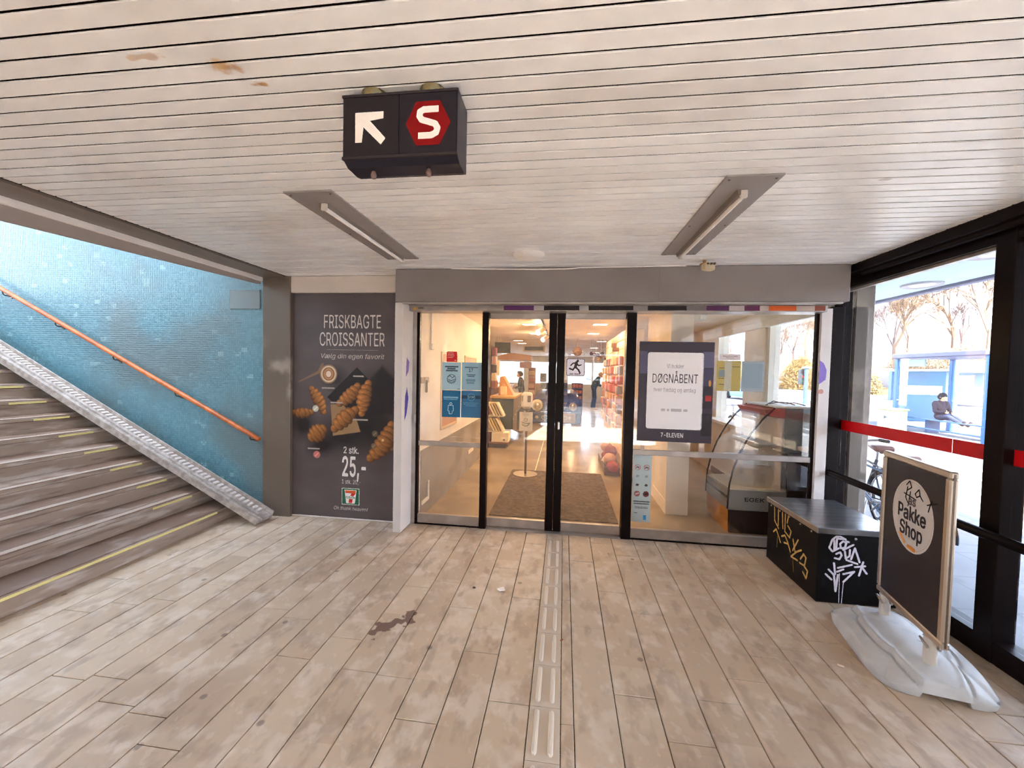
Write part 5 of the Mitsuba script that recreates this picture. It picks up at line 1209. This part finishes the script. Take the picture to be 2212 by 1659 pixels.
b2 = [((0, 0.075, 0.84), 0.085, (0.01, 0.08, 0.46), 0.066, BK), ((0.01, 0.08, 0.46), 0.062, (-0.06, 0.085, 0.09), 0.050, BK), ((0, -0.075, 0.84), 0.085, (0.05, -0.08, 0.46), 0.066, BK), ((0.05, -0.08, 0.46), 0.062, (0.02, -0.08, 0.09), 0.050, BK),
      ((-0.09, 0.085, 0.04), 0.040, (0.07, 0.095, 0.032), 0.034, WS), ((-0.01, -0.08, 0.04), 0.040, (0.15, -0.09, 0.032), 0.034, WS),
      ((0, 0.06, 0.85), 0.105, (0, -0.06, 0.85), 0.105, BK), ((0.0, 0, 0.92), 0.125, (0.10, 0, 1.12), 0.128, G2), ((0.10, 0.05, 1.12), 0.12, (0.15, 0.13, 1.22), 0.085, G2), ((0.10, -0.05, 1.12), 0.12, (0.15, -0.13, 1.22), 0.085, G2), ((0.06, 0, 1.05), 0.13, (0.17, 0, 1.26), 0.085, G2),
      ((0.18, 0, 1.27), 0.052, (0.25, 0, 1.33), 0.05, SK), ((0.15, 0.17, 1.21), 0.062, (0.18, 0.20, 0.99), 0.05, G2), ((0.18, 0.20, 0.99), 0.05, (0.36, 0.12, 0.965), 0.036, G2), ((0.15, -0.17, 1.21), 0.062, (0.20, -0.20, 0.99), 0.05, G2), ((0.20, -0.20, 0.99), 0.05, (0.38, -0.12, 0.965), 0.036, G2)]
b2 += hand((0.375, 0.115, 0.965), (1, -0.2, 0.0), (0, -1, 0.2), SK) + hand((0.395, -0.115, 0.965), (1, 0.2, 0.0), (0, 1, 0.2), SK) + head((0.285, 0, 1.40), (0.42, 0, 0.91), (0.91, 0, -0.42), 0.090, SK)
pk = figure('person', 'person in a dark green jacket and black trousers leaning over the right counter', b2, (1.22, 16.5, 0.0), 0.0, (([((0.285, 0, 1.44), 0.088), ((0.245, 0, 1.42), 0.085)]), lin(196, 160, 116), 'hair'))
part(pk, 'jacket_emblem', on_plane(extr(Point(0, 0).buffer(0.055).difference(Point(0, 0).buffer(0.035)), 0.003), (1.29, 16.362, 1.10)), 'matte', lin(150, 156, 120))

# ================================================================== outdoors
struct('pavement', 'pale paved pavement outside the glass wall', cat([bx(2.40, 6.4, -40, 70, -0.3, -0.03)]), 'paving')
rd = struct('road', 'wide grey road with white lines beyond the pavement', bx(6.4, 32.5, -60, 120, -0.5, -0.16), 'asphalt')
part(rd, 'kerb', bx(6.25, 6.45, -40, 70, -0.3, -0.015, 0.02), 'matte', lin(186, 186, 188), label='pale kerb stone line')
for x, w, c in ((7.6, 0.12, 230), (9.2, 0.10, 225), (13.2, 0.25, 220), (14.6, 0.12, 235), (17.4, 0.5, 190), (19.2, 0.12, 235), (22.0, 0.3, 215), (25.0, 0.15, 235), (28.2, 0.8, 180)):
    part(rd, 'line', bx(x, x + w, -60, 110, -0.161, -0.152), 'matte', lin(c, c, c), label='pale road line')
struct('ground', 'bank of rough ground behind the road', cat([hull([(32.5, -60, -0.5), (32.5, 130, -0.5), (33.6, -60, -0.14), (33.6, 130, -0.14), (34.4, -60, 1.6), (34.4, 130, 1.6), (60, -60, 6.0), (60, 130, 6.0), (160, -60, 6.0), (160, 130, 6.0), (160, -60, -0.5), (160, 130, -0.5)])]), 'earth')
struct('plaza', 'paved ground behind the hall and around the station', cat([bx(-60, 2.40, -60, YR, -0.3, -0.03), bx(-60, -10.5, YR, 60, -0.3, -0.03)]), 'asphalt')
bd = thing('grey_building', 'dark grey building across the square behind the hall', 'building')
part(bd, 'wall', bx(-22, 20, -26, -17, -0.1, 6.5), 'matte', lin(84, 82, 82))
part(bd, 'roof', hull([(x, y, z) for x in (-22.3, 20.3) for y, z in ((-26.3, 6.5), (-16.7, 6.5), (-21.5, 9.0))]), 'matte', lin(70, 60, 60))
for k in range(13):
    for z in (1.0, 4.0):
        w_ = part(bd, 'window', bx(-20 + 3.1 * k, -18.4 + 3.1 * k, -17.02, -16.96, z, z + 1.6, 0.01), 'satin', lin(206, 200, 190))
        part(w_, 'pane', bx(-19.9 + 3.1 * k, -18.5 + 3.1 * k, -16.97, -16.95, z + 0.1, z + 1.5), 'gloss', lin(40, 44, 50))
struct('plaza_rear', 'paved ground behind the shop', bx(-60, 2.45, 20.2, 130, -0.3, -0.03), 'paving')
struct('roof', 'flat roof over hall and shop', cat([bx(-3.62, 2.5, YR - 0.15, 0.05, H + 0.25, H + 0.6), bx(-3.46, 2.5, 0.05, 3.66, H + 0.25, H + 0.6), bx(-4.7, 2.5, 3.86, 20.2, ZS + 0.2, H + 0.6)]), 'matte', lin(120, 120, 124))
# station canopy along the facade
cn = thing('canopy', 'pale blue grey canopy along the facade above the pavement', 'canopy')
part(cn, 'soffit', bx(2.46, 4.92, -12, 34, 2.74, 2.86), 'matte', lin(168, 184, 196))
part(cn, 'fascia', bx(4.92, 5.02, -12, 34, 2.70, 3.05, 0.01), 'matte', lin(116, 116, 134), label='darker canopy edge')
part(cn, 'wall_strip', bx(2.40, 2.50, YR, 20.1, 2.30, 2.90), 'matte', lin(150, 152, 158))
for k, (x, y) in enumerate(((4.1, 2.9), (4.1, 4.46), (4.6, 5.9), (3.75, 5.6), (3.8, 7.6))):
    cl = thing('canopy_light', f'round white lamp under the canopy, {ORD[k]} from the near end', 'lamp', 'round lamps under the canopy')
    part(cl, 'ring', lathe([(0.0, 2.735), (0.17, 2.735), (0.20, 2.715), (0.21, 2.736), (0.0, 2.738)], 28, (x, y, 0)), 'matte', lin(176, 172, 178), 40)
    part(cl, 'disc', lathe([(0.0, 2.715), (0.11, 2.718), (0.13, 2.733), (0.0, 2.736)], 28, (x, y, 0)), 'satin', lin(206, 206, 206), 40)
one('concrete_column', bx(2.45, 2.60, 3.77, 3.98, -0.03, 2.74, 0.006), 'grey column just outside the far corner of the right glass wall', 'column', 'pillar_paint')
one('grey_column', bx(2.62, 2.95, 1.55, 2.05, -0.03, 2.74, 0.006), 'broad grey column outside the glass pane nearest the camera', 'column', 'matte', lin(96, 86, 84))

# bus shelter with bench and person
bs = thing('bus_shelter', 'blue framed glass bus shelter across the pavement with a bench inside', 'bus shelter')
GZ = -0.16
BLU = lin(44, 92, 150)
SX0, SX1, SY0, SY1, STOP = 10.9, 12.5, 11.85, 14.72, 2.16
part(bs, 'roof', bx(SX0 - 0.12, SX1 + 0.05, SY0 - 0.05, SY1 + 0.08, STOP, STOP + 0.16, 0.03), 'satin', lin(86, 88, 116))
part(bs, 'sign_band', bx(SX0, SX0 + 0.04, SY1 - 1.0, SY1 - 0.02, STOP - 0.26, STOP - 0.04, 0.005), 'satin', lin(120, 150, 160))
for x in (SX0, SX1):
    for y in (SY0, SY1):
        part(bs, 'post', bx(x - 0.05, x + 0.05, y - 0.06, y + 0.06, GZ, STOP, 0.01), 'satin', BLU)
for x, y0, y1 in ((SX1, SY0, 13.0), (SX1, 13.05, SY1), (SX0, SY1 - 0.42, SY1 - 0.05)):
    part(bs, 'glass_panel', bx(x, x + 0.008, y0, y1, 0.0, STOP), 'pane_glass')
    part(bs, 'panel_rail', bx(x - 0.02, x + 0.02, y0, y1, 0.80, 0.83), 'satin', lin(190, 206, 214))
for z in (0.0, 0.28):
    part(bs, 'rail', bx(SX0 - 0.015, SX0 + 0.015, SY0, SY1, z, z + 0.035, 0.004), 'satin', lin(56, 96, 146))
part(bs, 'advert_panel', bx(SX0 + 0.06, SX1 - 0.2, SY1 - 0.05, SY1 + 0.02, 0.12, 1.75, 0.01), 'satin', lin(76, 120, 156))
part(bs, 'advert_poster', bx(SX0 + 0.12, SX1 - 0.3, SY1 - 0.056, SY1 - 0.05, 1.0, 1.3), 'satin', lin(214, 206, 186))
bn = thing('bench', 'blue grey bench inside the bus shelter', 'bench')
for k in range(4):
    part(bn, 'slat', bx(11.30 + 0.11 * k, 11.39 + 0.11 * k, 12.1, 14.4, 0.235, 0.262, 0.004), 'satin', lin(100, 116, 146))
for y in (12.4, 14.1):
    part(bn, 'leg', bx(11.32, 11.70, y - 0.03, y + 0.03, GZ, 0.235, 0.006), 'satin', lin(60, 80, 120))
DK = lin(46, 44, 60)
HB = lin(52, 60, 84)
b3 = [((0, 0.07, 0.36), 0.095, (0.36, 0.09, 0.36), 0.068, HB), ((0.36, 0.09, 0.36), 0.064, (0.72, 0.08, 0.20), 0.046, HB), ((0, -0.07, 0.36), 0.095, (0.36, -0.09, 0.38), 0.068, HB), ((0.36, -0.09, 0.38), 0.064, (0.74, -0.08, 0.22), 0.046, HB),
      ((0.74, 0.08, 0.18), 0.042, (0.82, 0.09, 0.27), 0.036, DK), ((0.76, -0.08, 0.20), 0.042, (0.84, -0.09, 0.29), 0.036, DK),
      ((0, 0.06, 0.37), 0.11, (0, -0.06, 0.37), 0.11, DK), ((-0.02, 0, 0.40), 0.13, (-0.05, 0, 0.64), 0.13, DK), ((-0.05, 0.05, 0.64), 0.13, (-0.03, 0.13, 0.76), 0.085, DK), ((-0.05, -0.05, 0.64), 0.13, (-0.03, -0.13, 0.76), 0.085, DK), ((-0.05, 0, 0.60), 0.14, (-0.02, 0, 0.80), 0.085, DK),
      ((-0.01, 0, 0.80), 0.055, (0.02, 0, 0.88), 0.05, SK), ((-0.03, 0.17, 0.75), 0.062, (0.04, 0.20, 0.52), 0.05, DK), ((0.04, 0.20, 0.52), 0.05, (0.22, 0.10, 0.48), 0.036, DK), ((-0.03, -0.17, 0.75), 0.062, (0.04, -0.20, 0.52), 0.05, DK), ((0.04, -0.20, 0.52), 0.05, (0.22, -0.10, 0.50), 0.036, DK)]
b3 += hand((0.235, 0.09, 0.48), (1, -0.3, 0), (0, -0.4, 1), SK) + hand((0.235, -0.09, 0.50), (1, 0.3, 0), (0, 0.4, 1), SK) + head((0.04, 0, 0.965), (-0.05, 0, 1), (1, 0, -0.05), 0.092, SK)
figure('person', 'person in dark clothes sitting on the bench in the bus shelter with legs stretched out', b3, (11.50, 13.82, 0.014), -math.pi / 2, (([((0.02, 0, 1.0), 0.102), ((-0.01, 0, 0.96), 0.095)]), lin(40, 34, 40), 'hair'))

bi = thing('grit_bin', 'pale yellow bin box with a dark emblem left of the bus shelter', 'bin')
part(bi, 'body', bx(10.25, 10.75, 14.02, 14.55, -0.16, 0.50, 0.02), 'satin', lin(214, 222, 150))
part(bi, 'lid', bx(10.22, 10.78, 13.99, 14.58, 0.50, 0.56, 0.015), 'satin', lin(150, 160, 120))
part(bi, 'emblem', on_plane(extr(Polygon([(-0.07, -0.05), (0.07, 0.0), (-0.07, 0.06)]), 0.002), (10.249, 14.2, 0.27), (0, -1, 0), (0, 0, 1)), 'satin', lin(60, 70, 80))
part(bi, 'foot', bx(10.27, 10.73, 14.04, 14.53, -0.17, -0.10), 'satin', lin(90, 100, 110))

# bicycles outside the glass wall
def bicycle(label, x, y, rot, c, tilt=0.0):
    """front towards +Y at rot 0; rear hub at the origin"""
    t = thing('bicycle', label, 'bicycle', None)
    Rm = rotz(rot, (x, y, -0.03)) @ np.array([[1, 0, tilt, 0], [0, 1, 0, 0], [0, 0, 1, 0], [0, 0, 0, 1.0]])
    def P(nm, m, mat='satin', col=(40, 40, 46), sm=40, up=None):
        return part(up or t, nm, xform(m, Rm), mat, lin(*col), sm)
    R_ = 0.30
    for yy in (0.0, 0.95):
        ring = np.array([[0, yy + R_ * math.cos(a), R_ + R_ * math.sin(a)] for a in np.linspace(0, 2 * math.pi, 37)])
        w = P('wheel', tube(ring, 0.016, 8), 'matte', (34, 32, 36))
        rim = np.array([[0, yy + 0.93 * R_ * math.cos(a), R_ + 0.93 * R_ * math.sin(a)] for a in np.linspace(0, 2 * math.pi, 37)])
        P('rim', tube(rim, 0.008, 6), 'metal', (190, 192, 196), up=w)
        P('spokes', cat([cyl((0.012 * (-1) ** k, yy + 0.015 * math.cos(a), R_ + 0.015 * math.sin(a)), (0, yy + 0.92 * R_ * math.cos(a + 0.2 * (-1) ** k), R_ + 0.92 * R_ * math.sin(a + 0.2 * (-1) ** k)), 0.0022, 4) for k, a in enumerate(np.linspace(0, 2 * math.pi, 19)[:-1])]), 'metal', (206, 206, 210), False, up=w)
        P('hub', cyl((-0.045, yy, R_), (0.045, yy, R_), 0.018, 12), 'metal', (150, 150, 156), up=w)
        mg_ = np.array([[0, yy + (R_ + 0.03) * math.cos(a), R_ + (R_ + 0.03) * math.sin(a)] for a in np.linspace(0.3 if yy == 0 else 0.6, 3.3 if yy == 0 else 2.9, 22)])
        P('mudguard', tube(mg_, 0.014, 6), 'gloss', (30, 30, 36))
    seat_t, bb, head_t, head_b = (0, 0.17, 0.70), (0, 0.38, 0.27), (0, 0.78, 0.72), (0, 0.82, 0.58)
    fr = [tube([bb, seat_t], 0.015, 8), tube([(0, 0.195, 0.64), (0, 0.775, 0.70)], 0.013, 8), tube([bb, head_b], 0.016, 8), tube([head_b, head_t], 0.018, 8)]
    for s in (-0.05, 0.05):
        fr += [tube([(s * 0.4, 0.38, 0.27), (s, 0, R_)], 0.009, 6), tube([(s * 0.3, 0.19, 0.62), (s, 0, R_)], 0.008, 6), tube([(s * 0.6, 0.83, 0.57), (s, 0.95, R_)], 0.010, 6)]
    P('frame', cat(fr), 'gloss', c)
    P('seat_post', tube([seat_t, (0, 0.145, 0.80)], 0.012, 8), 'metal', (180, 180, 186))
    P('saddle', hull(np.vstack([ball((-0.06, 0.06, 0.83), 0.03), ball((0.06, 0.06, 0.83), 0.03), ball((0, 0.10, 0.815), 0.045), ball((0, 0.30, 0.83), 0.018), ball((-0.07, 0.10, 0.835), 0.02), ball((0.07, 0.10, 0.835), 0.02)])), 'satin', (104, 60, 52), 60)
    P('saddle_spring', cat([cyl((s, 0.07, 0.775), (s, 0.07, 0.81), 0.014, 10) for s in (-0.045, 0.045)]), 'metal', (170, 170, 176))
    P('handlebar', cat([tube([(0, 0.78, 0.70), (0, 0.765, 0.86)], 0.012, 8), tube([(-0.27, 0.62, 0.90), (-0.25, 0.70, 0.90), (-0.1, 0.78, 0.87), (0.1, 0.78, 0.87), (0.25, 0.70, 0.90), (0.27, 0.62, 0.90)], 0.011, 8)]), 'metal', (186, 186, 190))
    P('grip', cat([tube([(s * 0.27, 0.60, 0.90), (s * 0.255, 0.69, 0.90)], 0.016, 8) for s in (-1, 1)]), 'matte', (40, 36, 38))
    P('chain_ring', cat([lathe([(0.08, -0.004), (0.085, 0.0), (0.08, 0.004), (0.05, 0.004), (0.05, -0.004)], 24, (0.05, 0.38, 0.27), 'x')]), 'metal', (150, 150, 156))
    P('crank', cat([cyl((0.07, 0.38, 0.27), (0.07, 0.48, 0.16), 0.008, 8), cyl((-0.07, 0.38, 0.27), (-0.07, 0.28, 0.38), 0.008, 8), bx(0.06, 0.15, 0.455, 0.505, 0.15, 0.17, 0.005), bx(-0.15, -0.06, 0.255, 0.305, 0.37, 0.39, 0.005)]), 'metal', (140, 140, 146))
    P('rear_rack', cat([bx(-0.06, 0.06, -0.20, 0.14, 0.645, 0.655, 0.003), cyl((-0.05, 0.0, 0.30), (-0.05, -0.08, 0.645), 0.005, 6), cyl((0.05, 0.0, 0.30), (0.05, -0.08, 0.645), 0.005, 6)]), 'metal', (90, 92, 98))
    P('stand', cyl((-0.05, 0.25, 0.25), (-0.16, 0.15, 0.0), 0.008, 6), 'metal', (150, 150, 156))
    return t
bicycle('bicycle with brown saddle parked outside the right glass wall, nearest the glass', 3.06, 3.82, 0.06, (70, 96, 130), -0.06)
bicycle('bicycle parked behind the grey outside column, next beyond the brown saddle', 3.22, 4.35, -0.12, (60, 70, 84), -0.05)
bicycle('bicycle parked outside the nearer shop window', 3.6, 7.2, 0.1, (120, 130, 140), -0.05)
bicycle('bicycle parked outside the farther shop window', 3.7, 8.6, -0.1, (90, 100, 120), -0.05)

# street furniture
tl = thing('traffic_light', 'traffic light on a bluish pole seen through the large shop window', 'traffic light')
part(tl, 'pole', cyl((9.4, 17.0, -0.16), (9.4, 17.0, 1.85), 0.07, 14), 'satin', lin(70, 110, 140), 40)
part(tl, 'cap', bx(9.28, 9.52, 16.88, 17.12, 1.83, 1.90, 0.02), 'satin', lin(206, 210, 210))
part(tl, 'housing', bx(9.28, 9.46, 17.10, 17.34, 1.20, 1.80, 0.02), 'satin', lin(52, 66, 72))
for z, c in ((1.68, (60, 20, 20)), (1.50, (196, 60, 50)), (1.32, (40, 90, 70))):
    part(tl, 'lens', lathe([(0.0, -0.03), (0.05, -0.02), (0.06, 0.0), (0.0, 0.002)], 16, (9.36, 17.1, z), 'y'), 'gloss', lin(*c), 40)
ms_ = thing('lattice_mast', 'tall pale lattice mast by the wall across the road', 'mast')
mx, my = 37.3, 56.0
for sx in (-0.22, 0.22):
    for sy in (-0.22, 0.22):
        part(ms_, 'leg', cyl((33.0 + sx, 50.0 + sy, -0.16), (33.0 + sx * 0.6, 50.0 + sy * 0.6, 10.5), 0.035, 6), 'satin', lin(206, 212, 214))
for k in range(16):
    z = 0.1 + 0.64 * k
    for sy in (-0.2, 0.2):
        part(ms_, 'brace', cyl((33.0 - 0.2, 50.0 + sy, z), (33.0 + 0.2, 50.0 + sy, z + 0.6), 0.022, 5), 'satin', lin(206, 212, 214))
rw = struct('wall_road', 'grey retaining wall across the road', None)
for k in range(26):
    y = 26 + 2.4 * k
    part(rw, 'panel', bx(33.5, 33.9, y + 0.02, y + 2.38, -0.2, 1.85 + 0.05 * (k % 2), 0.03), 'matte', lin(*[(146, 140, 142), (158, 152, 152), (138, 134, 140)][k % 3]))
sl = thing('street_lamp', 'white lamp post with a flat arm seen through the shop window', 'street lamp')
part(sl, 'pole', cyl((14.3, 30.0, -0.16), (14.3, 30.0, 2.4), 0.07, 10), 'satin', lin(226, 228, 226))
part(sl, 'arm', cyl((13.7, 30.0, 1.05), (15.0, 30.0, 1.12), 0.06, 8), 'satin', lin(226, 228, 226))
part(sl, 'dish', lathe([(0.0, 2.4), (0.3, 2.42), (0.3, 2.5), (0.0, 2.56)], 16, (14.3, 30.0, 0)), 'satin', lin(226, 228, 226), 40)
fs = thing('far_shelter', 'second bus shelter farther across the road with dark blue posts', 'bus shelter')
part(fs, 'roof', bx(25.0, 27.0, 26.8, 34.5, 2.05, 2.22, 0.03), 'satin', lin(120, 132, 150))
for y in (26.9, 29.4, 32.0, 34.4):
    part(fs, 'post', bx(25.0, 25.25, y - 0.14, y + 0.14, -0.16, 2.05, 0.02), 'satin', lin(60, 96, 140))
part(fs, 'rear_panel', bx(26.9, 26.95, 26.9, 34.4, 0.2, 2.05), 'satin', lin(176, 196, 204))
part(fs, 'poster', bx(24.97, 25.0, 28.0, 29.2, 1.1, 1.8), 'satin', lin(222, 202, 176))
part(fs, 'poster_frame', cat([bx(24.96, 24.99, 27.95, 28.0, 1.05, 1.85), bx(24.96, 24.99, 29.2, 29.25, 1.05, 1.85)]), 'satin', lin(206, 120, 90))
def car(label, x, y, rot, c):
    t = thing('car', label, 'car')
    Rm = rotz(rot, (x, y, -0.16))
    def P(nm, m, mat='gloss', col=c, sm=30):
        part(t, nm, xform(m, Rm), mat, lin(*col), sm)
    def sec(pts, w0, w1):
        return hull([(s * (w0 if z < 0.62 else w1), yy, z) for s in (-1, 1) for yy, z in pts])
    P('body', sec([(-1.7, 0.3), (-1.75, 0.5), (-1.65, 0.72), (1.0, 0.74), (1.75, 0.62), (1.8, 0.35), (1.7, 0.2), (-1.6, 0.2)], 0.75, 0.70))
    P('cabin', sec([(-1.45, 0.72), (-1.0, 1.22), (0.2, 1.25), (0.95, 0.72)], 0.68, 0.56), 'gloss', (44, 56, 66))
    P('roof', sec([(-1.02, 1.20), (0.2, 1.23), (0.1, 1.28), (-0.9, 1.27)], 0.56, 0.54))
    for s in (-0.7, 0.7):
        for yy in (-1.1, 1.15):
            P('wheel', lathe([(0.14, -0.09), (0.27, -0.09), (0.29, 0.0), (0.27, 0.09), (0.14, 0.09)], 20, (s, yy, 0.29), 'x'), 'matte', (30, 30, 34), 40)
car('light blue car driving on the road seen through the grey notice', 12.7, 29.6, 0.2, (96, 150, 190))

# trees, hedge and undergrowth on the bank
def tree_mesh(seed, h, depth=5, spread=0.55, sides=4):
    rg = np.random.RandomState(seed)
    segs = []
    def grow(p, d, l, r, k):
        q = p + d * l
        segs.append((p, q, r, r * 0.72))
        if k == 0:
            return
        n = 2 + (rg.rand() < 0.85)
        for i in range(n):
            a = rg.randn(3)
            a -= d * (a @ d)
            a /= np.linalg.norm(a) + 1e-9
            nd = d * (0.9 - 0.1 * rg.rand()) + a * spread * (0.6 + 0.7 * rg.rand()) + np.array([0, 0, 0.08])
            nd /= np.linalg.norm(nd)
            s = 1.0 if i else 0.85 + 0.15 * rg.rand()
            grow(p + d * l * (s if i == 0 else 0.55 + 0.45 * rg.rand()), nd, l * (0.62 + 0.2 * rg.rand()), r * (0.68 if i == 0 else 0.52), k - 1)
    grow(np.zeros(3), np.array([0.02, 0.0, 1.0]), h * 0.28, h * 0.016, depth)
    V, F = [], []
    ang = np.arange(sides) * 2 * np.pi / sides
    for j, (p, q, r0, r1) in enumerate(segs):
        d = (q - p) / (np.linalg.norm(q - p) + 1e-9)
        a = np.cross(d, [0, 0, 1.0] if abs(d[2]) < 0.9 else [1.0, 0, 0]); a /= np.linalg.norm(a)
        b = np.cross(d, a)
        ring = np.cos(ang)[:, None] * a + np.sin(ang)[:, None] * b
        V += [p + ring * max(r0, 0.026), q + ring * max(r1, 0.020)]
        o = j * 2 * sides
        for s in range(sides):
            A, B = o + s, o + (s + 1) % sides
            F += [[A, B, B + sides], [A, B + sides, A + sides]]
    return M(np.vstack(V), F)
TREES = [shape(tree_mesh(s, 13.0, 6, 0.36 + 0.05 * (s % 3)), 'leafy', lin(*c)) for s, c in ((1, (98, 84, 76)), (2, (108, 92, 80)), (3, (92, 80, 80)), (5, (114, 96, 82)))]
RT = np.random.RandomState(4)
def groundz(x):
    return -0.16 if x < 33.6 else 1.6 + max(0, x - 34.4) * 4.4 / 25.6
spots = []
for k in range(32):
    y = 16 + 2.9 * k + RT.randn() * 0.5
    x = 36.3 + 9.0 * (k % 3) + 2.5 * RT.rand()
    spots.append((math.atan2(x, y), x, y))
for k, (_, x, y) in enumerate(sorted(spots)):
    s = 0.8 + 0.4 * RT.rand()
    key = thing('bare_tree', f'bare winter tree on the bank across the road, {ORD[k]} from the left', 'tree', 'bare winter trees across the road')
    scene[key] = {**TREES[k % 4], 'to_world': T().translate([x * SC, y * SC, groundz(x) * SC - 0.1]).rotate([0, 0, 1], RT.rand() * 360).scale(s)}
def shrub_mesh(seed, n, rx, rz, leaf=0.09):
    rg = np.random.RandomState(seed)
    p = rg.randn(n, 3); p /= np.linalg.norm(p, axis=1, keepdims=True)
    p *= (0.35 + 0.65 * rg.rand(n, 1) ** 0.5) * np.array([rx, rx, rz])
    p[:, 2] = np.abs(p[:, 2])
    a = rg.randn(n, 3); a /= np.linalg.norm(a, axis=1, keepdims=True)
    b = np.cross(a, rg.randn(n, 3)); b /= np.linalg.norm(b, axis=1, keepdims=True)
    v = np.stack([p, p + a * leaf, p + a * leaf * 0.4 + b * leaf * 0.5], 1).reshape(-1, 3)
    return M(v, np.arange(3 * n).reshape(-1, 3))
for k in range(12):
    y = 24 + 4.8 * k
    sc_ = 1 + 0.3 * RT.rand()
    m = shrub_mesh(20 + k, 4600, 2.25, 2.6 * sc_, 0.22)
    one('bank_shrub', M(np.asarray(m.vertices) + np.array([39 + 5 * RT.rand(), y, groundz(39) - 0.2]), m.faces), f'dry tan thicket on the bank across the road, {ORD[11 - k]} from the left', 'shrub', 'leafy', lin(*[(150, 132, 114), (140, 124, 110), (158, 140, 118)][k % 3]), group='dry thickets on the bank')
for k, (x, y, r, h, c, lab) in enumerate(((30.2, 56, 3.0, 4.6, (128, 106, 70), 'golden conifer seen through the large shop window above the traffic light'), (24.2, 56.5, 2.6, 2.4, (150, 146, 104), 'greyish green bush left of the golden conifer'), (30.8, 46.5, 2.0, 2.6, (140, 122, 80), 'olive bush right of the golden conifer'))):
    t = thing('golden_bush' if k == 0 else 'roadside_bush', lab, 'bush')
    m = shrub_mesh(50 + k, 7000, r, h, 0.26)
    v = np.asarray(m.vertices)
    v = v * np.column_stack([1 - 0.55 * v[:, 2] / h, 1 - 0.55 * v[:, 2] / h, np.ones(len(v))]) if k == 0 else v
    part(t, 'foliage', M(v + np.array([x, y, -0.2]), m.faces), 'leafy', lin(*c))
    part(t, 'stem', cyl((x, y, -0.2), (x, y, h * 0.7), 0.12, 8, 0.05), 'leafy', lin(110, 92, 76))
